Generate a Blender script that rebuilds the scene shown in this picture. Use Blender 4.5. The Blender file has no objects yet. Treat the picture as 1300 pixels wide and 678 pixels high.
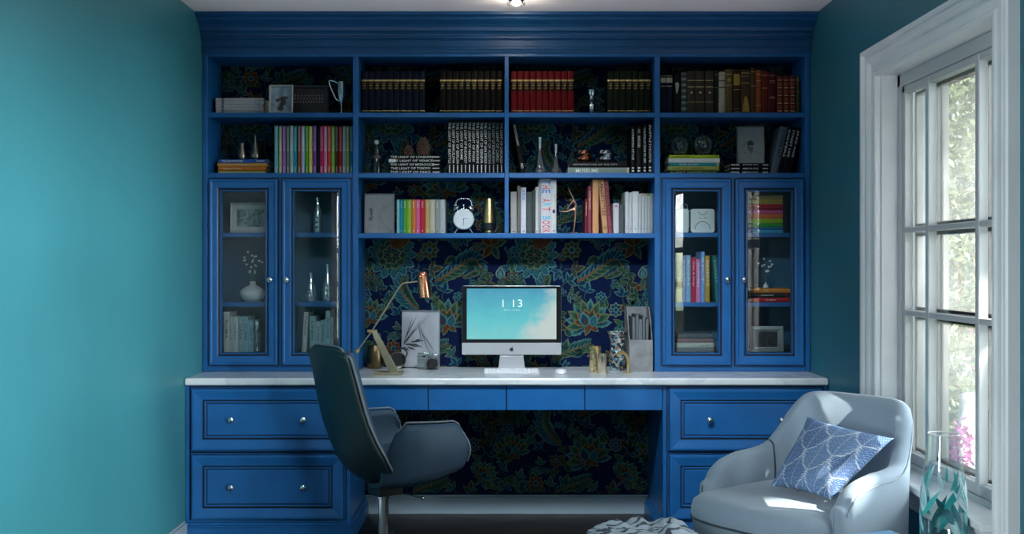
import bpy, bmesh, math, random
from mathutils import Vector, Matrix, Euler, noise as mnoise
random.seed(7)
C = bpy.context.scene.collection
PI = math.pi
# ---------------------------------------------------------------- camera frame (photo is 1300x678)
F, PX, PY, EYE, CAMY = 1434.0, 643.0, 336.0, 1.291, -5.86
def XP(px, y): return (px - PX) * (y - CAMY) / F          # world X of a photo column on the plane Y=y
def ZP(py, y): return EYE - (py - PY) * (y - CAMY) / F    # world Z of a photo row on the plane Y=y
def YW(px, x): return x * F / (px - PX) + CAMY            # world Y of a photo column on the plane X=x
# ---------------------------------------------------------------- materials
MATS = {}
def nodes_of(name):
    m = bpy.data.materials.new(name); m.use_nodes = True
    nt = m.node_tree
    return m, nt, nt.nodes['Principled BSDF']
def mat(name, col, rough=0.5, metal=0.0, var=0.08, scale=30.0, bump=0.0, bscale=200.0, spec=0.5, sheen=0.0, emit=None, estr=1.0, coat=0.0):
    """A procedural principled material with slight noise variation in its colour."""
    if name in MATS: return MATS[name]
    m, nt, b = nodes_of(name)
    N, L = nt.nodes, nt.links
    tc = N.new('ShaderNodeTexCoord')
    nz = N.new('ShaderNodeTexNoise'); nz.inputs['Scale'].default_value = scale; nz.inputs['Detail'].default_value = 3
    L.new(tc.outputs['Object'], nz.inputs['Vector'])
    rp = N.new('ShaderNodeValToRGB')
    c = Vector(col[:3])
    lo, hi = c * (1 - var), c * (1 + var)
    rp.color_ramp.elements[0].position = .3; rp.color_ramp.elements[1].position = .7
    rp.color_ramp.elements[0].color = (*lo, 1); rp.color_ramp.elements[1].color = (*hi, 1)
    L.new(nz.outputs['Fac'], rp.inputs['Fac']); L.new(rp.outputs['Color'], b.inputs['Base Color'])
    b.inputs['Roughness'].default_value = rough; b.inputs['Metallic'].default_value = metal
    b.inputs['Specular IOR Level'].default_value = spec
    b.inputs['Coat Weight'].default_value = coat
    if sheen: b.inputs['Sheen Weight'].default_value = sheen
    if emit: b.inputs['Emission Color'].default_value = (*emit, 1); b.inputs['Emission Strength'].default_value = estr
    if bump:
        n2 = N.new('ShaderNodeTexNoise'); n2.inputs['Scale'].default_value = bscale; n2.inputs['Detail'].default_value = 2
        L.new(tc.outputs['Object'], n2.inputs['Vector'])
        bp = N.new('ShaderNodeBump'); bp.inputs['Strength'].default_value = bump; bp.inputs['Distance'].default_value = .002
        L.new(n2.outputs['Fac'], bp.inputs['Height']); L.new(bp.outputs['Normal'], b.inputs['Normal'])
    MATS[name] = m
    return m
def srgb(h):
    h = h.lstrip('#'); out = []
    for i in (0, 2, 4):
        c = int(h[i:i+2], 16) / 255
        out.append(c / 12.92 if c <= .04045 else ((c + .055) / 1.055) ** 2.4)
    return tuple(out)
def cmat(h, rough=.55, k=1.0, **kw):
    """material for a plain hex colour"""
    return mat('paint_' + h.lstrip('#') + ('' if k == 1 else '_%d' % (k*100)) + ('_m' if kw.get('metal') else ''), tuple(c*k for c in srgb(h)), rough, **kw)
def glass_mat(name, tint=(1,1,1), rough=.0, f0=1.5, boost=1.0, cap=1.0):
    """thin pane: see-through with a mirror reflection by angle"""
    if name in MATS: return MATS[name]
    m = bpy.data.materials.new(name); m.use_nodes = True
    nt = m.node_tree; N, L = nt.nodes, nt.links
    N.remove(N['Principled BSDF']); out = N['Material Output']
    tr = N.new('ShaderNodeBsdfTransparent'); tr.inputs['Color'].default_value = (*tint, 1)
    gl = N.new('ShaderNodeBsdfGlossy'); gl.inputs['Roughness'].default_value = rough
    fr = N.new('ShaderNodeFresnel'); fr.inputs['IOR'].default_value = f0
    mu = N.new('ShaderNodeMath'); mu.operation = 'MULTIPLY'; mu.inputs[1].default_value = boost; mu.use_clamp = True
    mx = N.new('ShaderNodeMixShader')
    mn = N.new('ShaderNodeMath'); mn.operation = 'MINIMUM'; mn.inputs[1].default_value = cap
    L.new(fr.outputs['Fac'], mu.inputs[0]); L.new(mu.outputs[0], mn.inputs[0]); L.new(mn.outputs[0], mx.inputs['Fac'])
    L.new(tr.outputs[0], mx.inputs[1]); L.new(gl.outputs[0], mx.inputs[2]); L.new(mx.outputs[0], out.inputs['Surface'])
    MATS[name] = m
    return m
# ---------------------------------------------------------------- mesh builder
class MB:
    def __init__(s): s.v=[]; s.f=[]; s.mi=[]; s.mats=[]; s.sm=[]; s.xf=None
    def _m(s, m):
        if m not in s.mats: s.mats.append(m)
        return s.mats.index(m)
    def add(s, vs, fs, m, smooth=False):
        o = len(s.v); i = s._m(m)
        if s.xf is not None: vs = [s.xf @ Vector(p) for p in vs]
        s.v += [tuple(p) for p in vs]
        for f in fs:
            s.f.append(tuple(o + k for k in f)); s.mi.append(i); s.sm.append(smooth)
        return s
    def box(s, x0, x1, y0, y1, z0, z1, m):
        x0,x1 = min(x0,x1),max(x0,x1); y0,y1=min(y0,y1),max(y0,y1); z0,z1=min(z0,z1),max(z0,z1)
        v=[(x0,y0,z0),(x1,y0,z0),(x1,y1,z0),(x0,y1,z0),(x0,y0,z1),(x1,y0,z1),(x1,y1,z1),(x0,y1,z1)]
        return s.add(v,[(0,3,2,1),(4,5,6,7),(0,1,5,4),(1,2,6,5),(2,3,7,6),(3,0,4,7)],m)
    def grid(s, P, m, smooth=True, closed_u=False, closed_v=False, flip=False):
        """P[i][j] points"""
        nu, nv = len(P), len(P[0]); vs=[p for r in P for p in r]; fs=[]
        for i in range(nu if closed_u else nu-1):
            for j in range(nv if closed_v else nv-1):
                a=i*nv+j; b=((i+1)%nu)*nv+j; c=((i+1)%nu)*nv+(j+1)%nv; d=i*nv+(j+1)%nv
                fs.append((a,d,c,b) if flip else (a,b,c,d))
        return s.add(vs,fs,m,smooth)
    def lathe(s, prof, m, segs=24, cx=0, cy=0, cz=0, smooth=True, cap=True):
        n=len(prof); vs=[]; fs=[]
        for r,z in prof:
            for k in range(segs):
                a=2*PI*k/segs; vs.append((cx+r*math.cos(a),cy+r*math.sin(a),cz+z))
        for i in range(n-1):
            for k in range(segs):
                fs.append((i*segs+k,i*segs+(k+1)%segs,(i+1)*segs+(k+1)%segs,(i+1)*segs+k))
        if cap:
            if prof[0][0]>1e-5: fs.append(tuple(reversed(range(segs))))
            if prof[-1][0]>1e-5: fs.append(tuple((n-1)*segs+k for k in range(segs)))
        return s.add(vs,fs,m,smooth)
    def tube(s, pts, r, m, segs=10, smooth=True, cap=True):
        """round tube through pts; r a number or a list"""
        pts=[Vector(p) for p in pts]; n=len(pts); rs=r if isinstance(r,(list,tuple)) else [r]*n
        vs=[]; fs=[]; prev=None
        for i,p in enumerate(pts):
            t=(pts[min(i+1,n-1)]-pts[max(i-1,0)]).normalized()
            if prev is None:
                a=Vector((0,0,1)) if abs(t.z)<.9 else Vector((1,0,0)); u=t.cross(a).normalized()
            else:
                u=(prev-t*prev.dot(t)).normalized()
            prev=u; w=t.cross(u)
            for k in range(segs):
                a=2*PI*k/segs; vs.append(p+(u*math.cos(a)+w*math.sin(a))*rs[i])
        for i in range(n-1):
            for k in range(segs):
                fs.append((i*segs+k,i*segs+(k+1)%segs,(i+1)*segs+(k+1)%segs,(i+1)*segs+k))
        if cap: fs.append(tuple(reversed(range(segs)))); fs.append(tuple((n-1)*segs+k for k in range(segs)))
        return s.add(vs,fs,m,smooth)
    def ball(s, c, r, m, sz=1.0, su=16, sv=10):
        prof=[(r*math.sin(PI*i/sv), -r*sz*math.cos(PI*i/sv)) for i in range(sv+1)]
        return s.lathe(prof,m,su,c[0],c[1],c[2],cap=False)
    def prism(s, pts, y0, y1, m):
        """outline pts (x,z) counter-clockwise seen from -Y, extruded y0..y1"""
        n=len(pts)
        vs=[(x,y0,z) for x,z in pts]+[(x,y1,z) for x,z in pts]
        fs=[tuple(range(n)),tuple(range(2*n-1,n-1,-1))]+[(i,i+n,(i+1)%n+n,(i+1)%n) for i in range(n)]
        return s.add(vs,fs,m)
    def loft(s, x0,x1,z0,z1, prof, cap=True, y=0.0):
        """rectangular frame seen from -Y: prof = [(inset, y, mat)], each step joins to the next"""
        R=[]
        for ins,yy,_ in prof:
            R.append([(x0+ins,y+yy,z0+ins),(x1-ins,y+yy,z0+ins),(x1-ins,y+yy,z1-ins),(x0+ins,y+yy,z1-ins)])
        for i in range(len(R)-1):
            s.add(R[i]+R[i+1],[(k,(k+1)%4,4+(k+1)%4,4+k) for k in range(4)],prof[i][2])
        if cap: s.add(R[-1],[(0,1,2,3)],prof[-1][2])
        return s
    def text(s, t, m, fn, w=None, h=None, off=.012):
        """text mesh mapped through fn(tx,ty) with tx in 0..w and ty in 0..h"""
        vs,fs,bw,bh=text_mesh(t,off)
        k=(h/bh) if h else w/bw
        kx=(w/bw) if w else k
        return s.add([fn(x*kx,y*k) for x,y in vs],fs,m)
    def build(s, name, parent=None, world=None, bevel=0, segs=2, angle=35, solid=0, subsurf=0, kind=None):
        me=bpy.data.meshes.new(name)
        o=Vector(world) if world is not None else Vector((0,0,0))
        me.from_pydata([Vector(p)-o for p in s.v],[],s.f)
        for m in s.mats: me.materials.append(m)
        for p,i,q in zip(me.polygons,s.mi,s.sm): p.material_index=i; p.use_smooth=q
        me.update()
        ob=bpy.data.objects.new(name,me); C.objects.link(ob)
        if parent is not None: ob.parent=parent
        if solid:
            md=ob.modifiers.new('thickness','SOLIDIFY'); md.thickness=solid; md.offset=0
        if bevel:
            md=ob.modifiers.new('edges','BEVEL'); md.width=bevel; md.segments=segs; md.limit_method='ANGLE'; md.angle_limit=math.radians(angle)
            for p in me.polygons: p.use_smooth=True
            md.harden_normals=True
        if subsurf:
            md=ob.modifiers.new('smooth','SUBSURF'); md.levels=subsurf; md.render_levels=subsurf
        if any(s.sm) and not bevel: me.set_sharp_from_angle(angle=math.radians(50))
        if kind: ob['kind']=kind
        return ob
_TX={}
def text_mesh(t,off=.012):
    key=(t,off)
    if key in _TX: return _TX[key]
    cu=bpy.data.curves.new('lettering','FONT'); cu.body=t; cu.size=1; cu.resolution_u=2; cu.offset=off
    ob=bpy.data.objects.new('lettering',cu); C.objects.link(ob)
    dg=bpy.context.evaluated_depsgraph_get(); dg.update()
    me=bpy.data.meshes.new_from_object(ob.evaluated_get(dg))
    vs=[(v.co.x,v.co.y) for v in me.vertices]; fs=[tuple(p.vertices) for p in me.polygons]
    bpy.data.objects.remove(ob); bpy.data.curves.remove(cu); bpy.data.meshes.remove(me)
    xs=[a for a,_ in vs]; ys=[b for _,b in vs]
    x0,y0=min(xs),min(ys); bw=max(xs)-x0; bh=max(ys)-y0
    vs=[(a-x0,b-y0) for a,b in vs]
    _TX[key]=(vs,fs,bw,bh); return _TX[key]
# ---------------------------------------------------------------- things
def thing(name,label,cat,loc=(0,0,0),rot=(0,0,0),group=None):
    o=bpy.data.objects.new(name,None); C.objects.link(o); o.empty_display_size=.05
    o.location=loc; o.rotation_euler=rot
    return tag(o,label,cat,group)
def tag(o,label,cat,group=None,kind=None):
    o['label']=label; o['category']=cat
    if group: o['group']=group
    if kind: o['kind']=kind
    return o
def dup(root,loc,rot=None,label=None,group=None):
    r=root.copy(); C.objects.link(r); r.location=loc
    if rot is not None: r.rotation_euler=rot
    if label: r['label']=label
    if group: r['group']=group
    for ch in list(root.children):
        c=ch.copy(); C.objects.link(c); c.parent=r
        for g in list(ch.children):
            d=g.copy(); C.objects.link(d); d.parent=c
    return r
ORD=['first','second','third','fourth','fifth','sixth','seventh','eighth','ninth','tenth','eleventh','twelfth','thirteenth','fourteenth','fifteenth','sixteenth','seventeenth','eighteenth','nineteenth','twentieth','twenty-first','twenty-second']
def catmull(pts,n=8):
    pts=[Vector(p) for p in pts]; out=[]
    for i in range(len(pts)-1):
        p0=pts[max(i-1,0)];p1=pts[i];p2=pts[i+1];p3=pts[min(i+2,len(pts)-1)]
        for k in range(n):
            t=k/n; out.append(.5*((2*p1)+(p2-p0)*t+(2*p0-5*p1+4*p2-p3)*t*t+(3*p1-p0-3*p2+p3)*t**3))
    out.append(pts[-1]); return out
def lerp(a,b,t): return a+(b-a)*t
def interp(tab,t):
    """piecewise smooth lookup in [(t,v)]"""
    if t<=tab[0][0]: return tab[0][1]
    for (a,va),(b,vb) in zip(tab,tab[1:]):
        if t<=b:
            k=(t-a)/(b-a); k=k*k*(3-2*k); return va+(vb-va)*k
    return tab[-1][1]
SKY,SUNW,SPOTW=1.1,32000,14
SIDEW,FRW,BEAMW,SUNG=600,9000,240,5.0
LEFTW,WASHW,LOBE,FILLW,JAMBW=380,105,45,75,9000
VIEW,LOOK,EXPO='Standard','None',0.0
# ================================================================ materials of the room
def wall_paint(name,col):
    return mat(name,col,.45,var=.04,scale=3,bump=.06,bscale=350,spec=.5)
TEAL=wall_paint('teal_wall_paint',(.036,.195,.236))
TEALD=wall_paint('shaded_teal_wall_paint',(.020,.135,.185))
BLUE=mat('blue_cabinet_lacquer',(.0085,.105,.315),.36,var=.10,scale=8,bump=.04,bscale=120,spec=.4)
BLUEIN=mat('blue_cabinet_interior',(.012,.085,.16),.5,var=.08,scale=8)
BLUEC=mat('shaded_blue_lacquer',(.0065,.066,.19),.42,var=.10,scale=8,spec=.35)  # cabinet lacquer darkened for the cornice, its shade put into the colour
GLAZE=mat('dark_groove_glaze',(.002,.006,.025),.6,var=.1)
WHITEP=mat('grey_white_trim_paint',(.66,.68,.71),.4,var=.05,scale=6,bump=.05)
SASHP=mat('toned_down_sash_paint',(.40,.42,.44),.45,var=.05,scale=6,bump=.05)  # trim paint toned down, since the outside lamps over-brighten the sash
BASEP=mat('pale_baseboard_paint',(.28,.37,.43),.45,var=.05,scale=6)
CEILP=mat('ceiling_plaster',(.88,.83,.86),.7,var=.04,scale=4)
CHROME=mat('polished_chrome',(.80,.81,.82),.12,1.0,var=.02)
GOLD=mat('satin_brass',(.62,.44,.20),.28,1.0,var=.05)
BLACK=mat('black_plastic',(.008,.008,.009),.35,var=.1)
PAGES=mat('book_pages',(.50,.46,.38),.8,var=.1,scale=120)
NAVYW=mat('navy_wallpaper_ground',(.0030,.0085,.040),.85,var=.2,scale=15,spec=.08)
def wood_floor():
    m,nt,b=nodes_of('dark_oak_boards'); N,L=nt.nodes,nt.links
    tc=N.new('ShaderNodeTexCoord'); mp=N.new('ShaderNodeMapping')
    L.new(tc.outputs['Object'],mp.inputs['Vector'])
    br=N.new('ShaderNodeTexBrick'); br.inputs['Scale'].default_value=1
    br.inputs['Brick Width'].default_value=1.4; br.inputs['Row Height'].default_value=.14; br.inputs['Mortar Size'].default_value=.002
    br.inputs['Color1'].default_value=(.024,.017,.016,1); br.inputs['Color2'].default_value=(.015,.011,.010,1); br.inputs['Mortar'].default_value=(.006,.004,.004,1)
    L.new(mp.outputs[0],br.inputs['Vector'])
    mp2=N.new('ShaderNodeMapping'); mp2.inputs['Scale'].default_value=(2,30,1); L.new(tc.outputs['Object'],mp2.inputs['Vector'])
    nz=N.new('ShaderNodeTexNoise'); nz.inputs['Scale'].default_value=2; nz.inputs['Detail'].default_value=6; L.new(mp2.outputs[0],nz.inputs['Vector'])
    mx=N.new('ShaderNodeMix'); mx.data_type='RGBA'; mx.blend_type='MULTIPLY'; mx.inputs['Factor'].default_value=.6
    L.new(br.outputs['Color'],mx.inputs[6]); L.new(nz.outputs['Color'],mx.inputs[7]); L.new(mx.outputs[2],b.inputs['Base Color'])
    b.inputs['Roughness'].default_value=.42
    return m
FLOORM=wood_floor()
def marble():
    m,nt,b=nodes_of('pale_marble'); N,L=nt.nodes,nt.links
    tc=N.new('ShaderNodeTexCoord')
    nz=N.new('ShaderNodeTexNoise'); nz.inputs['Scale'].default_value=3.2; nz.inputs['Detail'].default_value=9; nz.inputs['Distortion'].default_value=1.6
    L.new(tc.outputs['Object'],nz.inputs['Vector'])
    rp=N.new('ShaderNodeValToRGB'); e=rp.color_ramp.elements
    e[0].position=.36; e[0].color=(.56,.60,.63,1); e[1].position=.62; e[1].color=(.62,.66,.69,1)
    k=rp.color_ramp.elements.new(.49); k.color=(.50,.55,.59,1); k=rp.color_ramp.elements.new(.53); k.color=(.60,.65,.68,1)
    L.new(nz.outputs['Fac'],rp.inputs['Fac']); L.new(rp.outputs['Color'],b.inputs['Base Color'])
    b.inputs['Roughness'].default_value=.16
    return m
MARBLE=marble()
# ================================================================ room shell
HW,CEIL,REAR=1.504,2.512,-7.2
WT=.2
MB().box(-HW-WT,HW+WT,REAR-WT,.15,-.1,0,FLOORM).build('floor',kind='structure')
MB().box(-HW-WT,HW+WT,REAR-WT,.15,CEIL,CEIL+.1,CEILP).build('ceiling',kind='structure')
def wall_x(name,xa,xb,holes,m):
    """a wall in a plane X=const with rectangular holes (y0,y1,z0,z1), one mesh"""
    b=MB(); y=REAR-WT
    for (y0,y1,z0,z1) in sorted(holes):
        b.box(xa,xb,y,y0,0,CEIL,m); b.box(xa,xb,y0,y1,0,z0,m); b.box(xa,xb,y0,y1,z1,CEIL,m); y=y1
    b.box(xa,xb,y,0,0,CEIL,m)
    return b.build(name,kind='structure')
WIN=dict(y0=CAMY+3.45,y1=CAMY+4.54,z0=.47,z1=2.06)      # the window the photo shows
WIN2=dict(y0=-6.20,y1=-4.16,z0=.47,z1=2.06)             # its twin nearer the viewer
WIN3=dict(y0=-6.30,y1=-4.55,z0=.47,z1=2.06)             # on the left wall, seen only as a reflection
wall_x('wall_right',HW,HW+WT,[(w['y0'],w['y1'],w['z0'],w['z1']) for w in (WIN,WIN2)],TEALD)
wall_x('wall_left',-HW-WT,-HW,[(WIN3['y0'],WIN3['y1'],WIN3['z0'],WIN3['z1'])],TEAL)
MB().box(-HW,HW,REAR-WT,REAR,0,CEIL,TEAL).build('wall_front',kind='structure')
WB=MB().box(-HW-WT,HW+WT,0,.15,0,CEIL,NAVYW).build('wall_back',kind='structure')
# baseboards
def baseboard(name,x0,x1,y0,y1):
    b=MB(); b.box(x0,x1,y0,y1,0,.088,BASEP)
    if abs(x1-x0)<abs(y1-y0):
        xm = x0 if abs(x0)>abs(x1) else x1
        b.box(xm, (x0+x1)/2, y0,y1,.088,.098,BASEP)
    else: b.box(x0,x1,(y0+y1)/2,y1,.088,.098,BASEP)
    return b.build(name,bevel=.003,kind='structure')
baseboard('baseboard_left',-HW,-HW+.018,REAR,-.60)
baseboard('baseboard_right',HW-.018,HW,REAR,-.60)
baseboard('baseboard_back',-.735,.735,-.018,0)
# ================================================================ windows
PANE=glass_mat('window_glass',(.93,.96,.95),f0=1.45,boost=.35)
def add_haze(m,amount):  # mixes washed-out haze into the glass as translucent white
    nt=m.node_tree; N,L=nt.nodes,nt.links; out=N['Material Output']; src=out.inputs['Surface'].links[0].from_socket
    tl=N.new('ShaderNodeBsdfTranslucent'); tl.inputs['Color'].default_value=(.85,.88,.84,1); mx=N.new('ShaderNodeMixShader')
    tc=N.new('ShaderNodeTexCoord'); nz=N.new('ShaderNodeTexNoise'); nz.inputs['Scale'].default_value=5; nz.inputs['Detail'].default_value=3; L.new(tc.outputs['Object'],nz.inputs['Vector'])
    mu=N.new('ShaderNodeMath'); mu.operation='MULTIPLY'; mu.inputs[1].default_value=amount*2; L.new(nz.outputs['Fac'],mu.inputs[0]); L.new(mu.outputs[0],mx.inputs['Fac'])
    L.new(src,mx.inputs[1]); L.new(tl.outputs[0],mx.inputs[2]); L.new(mx.outputs[0],out.inputs['Surface'])
add_haze(PANE,.045)
STORMP=mat('toned_down_storm_frame',(.13,.127,.12),.6,var=.08,scale=20)  # pale frame darkened in colour to offset the strong window light
def make_window(n,w,side,vbars,hbars):
    """side=+1: in the right wall, -1: in the left wall.  vbars: (y0,y1) upright bars, hbars: (z0,z1) rails"""
    root=bpy.data.objects.new('window_%d'%n,None); C.objects.link(root); root['kind']='structure'
    root.location=(side*HW,(w['y0']+w['y1'])/2,w['z0']); o=root.location
    def X(d): return side*(HW+d)
    y0,y1,z0,z1=w['y0'],w['y1'],w['z0'],w['z1']
    # jamb lining
    b=MB(); t=.012
    b.box(X(0),X(.16),y0,y0+t,z0,z1,WHITEP); b.box(X(0),X(.16),y1-t,y1,z0,z1,WHITEP)
    b.box(X(0),X(.16),y0,y1,z1-t,z1,WHITEP)
    b.build('jamb_lining',root,world=o,bevel=.002)
    # outer frame and sash bars
    b=MB(); f=.05; d0,d1=.060,.10
    zt=z1-.012
    b.box(X(.062),X(.13),y0+t,y0+t+f*.7,z0+.02,zt,SASHP); b.box(X(.062),X(.13),y1-t-f*.7,y1-t,z0+.02,zt,SASHP)
    b.box(X(.062),X(.13),y0+t,y1-t,zt-.05,zt,SASHP); b.box(X(.062),X(.13),y0+t,y1-t,z0+.02,z0+.05,SASHP)
    b.build('window_frame',root,world=o,bevel=.004)
    b=MB(); ya,yb=y0+t+f*.7,y1-t-f*.7; za,zb=z0+.05,zt-.05
    s=.028
    b.box(X(.070),X(.105),ya,ya+s,za,zb,SASHP); b.box(X(.070),X(.105),yb-s,yb,za,zb,SASHP)
    b.box(X(.070),X(.105),ya,yb,zb-s,zb,SASHP); b.box(X(.070),X(.105),ya,yb,za,za+s+.012,SASHP)
    b.build('sash',root,world=o,bevel=.004)
    b=MB()
    for (p,q) in vbars: b.box(X(.066),X(.100),p,q,za,zb,SASHP)
    for (p,q) in hbars: b.box(X(.068),X(.102),ya,yb,p,q,SASHP)
    b.build('glazing_bars',root,world=o,bevel=.006)
    b=MB(); xg=X(.106)
    b.add([(xg,ya,za),(xg,yb,za),(xg,yb,zb),(xg,ya,zb)],[(0,1,2,3)],PANE)
    b.build('window_pane',root,world=o)
    # slim outer storm frame seen through the glass
    b=MB(); ys=[ya+s]+[v for p in vbars for v in p]+[yb-s]; zs=[za+s+.012]+[v for p in hbars for v in p]+[zb-s]; e=.014
    for i in range(0,len(ys),2):
        for j in range(0,len(zs),2):
            a0,a1,c0,c1=ys[i],ys[i+1],zs[j],zs[j+1]
            b.box(X(.112),X(.140),a0-.004,a0+e,c0-.004,c1+.004,STORMP); b.box(X(.112),X(.140),a1-e,a1+.004,c0-.004,c1+.004,STORMP)
            b.box(X(.112),X(.140),a0+e,a1-e,c0-.004,c0+e,STORMP); b.box(X(.112),X(.140),a0+e,a1-e,c1-e,c1+.004,STORMP)
    b.build('storm_frame',root,world=o,bevel=.002)
    # stool and apron
    b=MB(); b.box(X(-.055),X(.115),y0-.0,y1+.0,z0,z0+.028,WHITEP)
    b.build('window_sill',root,world=o,bevel=.006)
    b=MB(); b.box(X(-.022),X(0),y0,y1,z0-.075,z0,WHITEP); b.box(X(-.034),X(0),y0,y1,z0-.022,z0,WHITEP)
    b.build('apron',root,world=o,bevel=.004)
    return root
def casing(n,w,side):
    """mitred picture-frame moulding on both sides and the head, down to below the sill"""
    prof=[(0,0),(0,.018),(.006,.024),(.020,.024),(.026,.018),(.030,.016),(.062,.016),(.068,.019),(.074,.028),(.084,.033),(.094,.033),(.100,.027),(.106,.025),(.112,.027),(.117,.037),(.124,.041),(.136,.041),(.142,.034),(.143,0)]
    y0,y1,z1=w['y0'],w['y1'],w['z1']-.012; zb=w['z0']-.09
    b=MB(); P=[]
    for d,p in prof:
        X=side*(HW-p-.0003)
        P.append([(X,y0-d,zb),(X,y0-d,z1+d*.86),(X,y1+d,z1+d*.86),(X,y1+d,zb)])
    b.grid(P,WHITEP,smooth=False,flip=side>0)
    return b.build('trim_%d'%n,kind='structure')
D=lambda d: CAMY+d
hb=[(1.091,1.113),(1.416,1.438)]
make_window(1,WIN,1,[(D(4.208),D(4.240)),(D(3.757),D(3.789))],hb); casing(1,WIN,1)
make_window(2,WIN2,1,[(-5.72,-5.688)],hb); casing(2,WIN2,1)
make_window(3,WIN3,-1,[(-5.85,-5.818)],hb); casing(3,WIN3,-1)
# ================================================================ wallpaper on the back wall
PAL=dict(teal=(.018,.080,.092),lteal=(.055,.145,.145),blue=(.012,.060,.105),dblue=(.006,.026,.060),green=(.030,.068,.038),lgreen=(.080,.120,.062),
         dgreen=(.012,.040,.036),brown=(.070,.024,.012),orange=(.090,.036,.016),gold=(.130,.100,.045),pale=(.130,.165,.125))
WM={k:mat('wallpaper_'+k,v,.85,var=.25,scale=60,spec=.08) for k,v in PAL.items()}
WP=MB()
def wp_poly(pts,col,layer): 
    WP.add([(x,-.0004-.00012*layer,z) for x,z in pts],[tuple(range(len(pts)))],WM[col])
def petal(cx,cz,a,L,W,cols,layer=0,bend=0.0,pw=.8,serr=0):
    """nested leaf or petal from (cx,cz) pointing along angle a"""
    for i,c in enumerate(cols):
        k=1-.27*i; l=L*(1-.13*i); w=W*k; st=L*.035*i; left=[]; right=[]; n=9
        for j in range(n+1):
            t=j/n; ww=w*math.sin(PI*t**pw)*.5
            if serr and i==0 and 0<j<n: ww*=1.0+(serr if j%2 else -serr)
            cb=bend*L*t*t
            u,v=st+l*t-(st*t),cb
            left.append((u,v+ww)); right.append((u,v-ww))
        pts=left+right[-2:0:-1]; ca,sa=math.cos(a),math.sin(a)
        q=[(cx+u*ca-v*sa,cz+u*sa+v*ca) for u,v in pts]
        q.reverse()
        wp_poly(q,c,layer+i)
def disc(cx,cz,r,col,layer,n=14,sc=0):
    wp_poly([(cx+r*(1+(sc if k%2 else 0))*math.cos(2*PI*k/n),cz+r*(1+(sc if k%2 else 0))*math.sin(2*PI*k/n)) for k in range(n)],col,layer)
def ribbon(pts,w,col,layer):
    p=catmull([(x,0,z) for x,z in pts],6); L=[];R=[]
    for i,q in enumerate(p):
        t=(p[min(i+1,len(p)-1)]-p[max(i-1,0)]).normalized(); nx,nz=-t.z,t.x; k=w*(1-.6*i/len(p))*.5
        L.append((q.x+nx*k,q.z+nz*k)); R.append((q.x-nx*k,q.z-nz*k))
    for i in range(len(p)-1): wp_poly([R[i],R[i+1],L[i+1],L[i]],col,layer)
    return p
def peony(cx,cz,r,rot=0):
    for k in range(13): petal(cx+r*.45*math.cos(rot+k*2*PI/13),cz+r*.45*math.sin(rot+k*2*PI/13),rot+k*2*PI/13,r*.62,r*.36,('lteal','blue','teal'),0,pw=1.3,serr=.12)
    for ring,(rr,n,cs) in enumerate(((.62,10,('lgreen','green','dgreen')),(.40,8,('pale','lgreen','dgreen')),(.2,6,('lgreen','green')))):
        for k in range(n):
            a=rot+k*2*PI/n+ring*.3; petal(cx+r*rr*.45*math.cos(a),cz+r*rr*.45*math.sin(a),a,r*rr*.62,r*rr*.62,cs,3+ring*3,pw=1.2)
    disc(cx,cz,r*.1,'gold',13)
    for k,a in enumerate((.5,.95,1.4)): petal(cx+r*.12*math.cos(a),cz+r*.25,a,r*1.0,r*.30,('gold','brown','orange'),14,bend=.15)
def lotus(cx,cz,r,rot=PI/2):
    for k in range(-5,6):
        a=rot+k*.36; petal(cx,cz,a,r*(1.08-.03*abs(k)),r*.36,('lteal','teal','dblue') if k%2 else ('lgreen','green','dgreen'),0 if k%2 else 3,pw=1.2,serr=.1)
    for k in range(-2,3): petal(cx,cz,rot+k*.55,r*.66,r*.30,('gold','brown','dgreen'),6,pw=1.1)
    petal(cx-r*.1,cz-r*.1,rot,r*.62,r*.44,('lteal','blue','dblue','brown'),9,pw=.9)
    petal(cx+r*.12,cz-r*.12,rot-.55,r*.55,r*.34,('lteal','blue','teal'),9,pw=.9)
    for k in (-1,1): petal(cx,cz,rot+PI+k*.6,r*.5,r*.26,('lgreen','brown','orange'),6)
def plume(pts,w,cols=('lteal','teal','dblue')):
    p=catmull([(x,0,z) for x,z in pts],7); n=len(p)
    for i in range(1,n-1,2):
        t=(p[i+1]-p[i-1]); a=math.atan2(t.z,t.x); k=math.sin(PI*(.12+.8*i/n))
        for sgn in (-1,1): petal(p[i].x,p[i].z,a+sgn*.95,w*k,w*.34*k+.004,cols if sgn>0 else ('lgreen','green','dgreen'),(i//2)%3,bend=-.25*sgn)
    ribbon(pts,w*.16,'gold',6); ribbon(pts,w*.07,'orange',7)
def daisy(cx,cz,r,c=('lgreen','green','dgreen')):
    for k in range(8): petal(cx,cz,k*PI/4,r,r*.62,c,k%2*3,pw=1.3)
    disc(cx,cz,r*.36,'lteal',7); disc(cx,cz,r*.2,'dblue',8)
def sprig(x,z,a,L,c=('pale','green'),n=4):
    pts=[(x+L*t*math.cos(a+.5*t),z+L*t*math.sin(a+.5*t)) for t in (0,.33,.66,1)]
    p=ribbon(pts,L*.05,'green',1)
    for i in range(n*2):
        q=p[min(2+int(i*(len(p)-3)/(n*2)),len(p)-1)]; petal(q.x,q.z,a+(.9 if i%2 else -.9)+.3,L*.30,L*.15,c,2)
    petal(p[-1].x,p[-1].z,a+.5,L*.3,L*.17,c,3)
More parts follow.
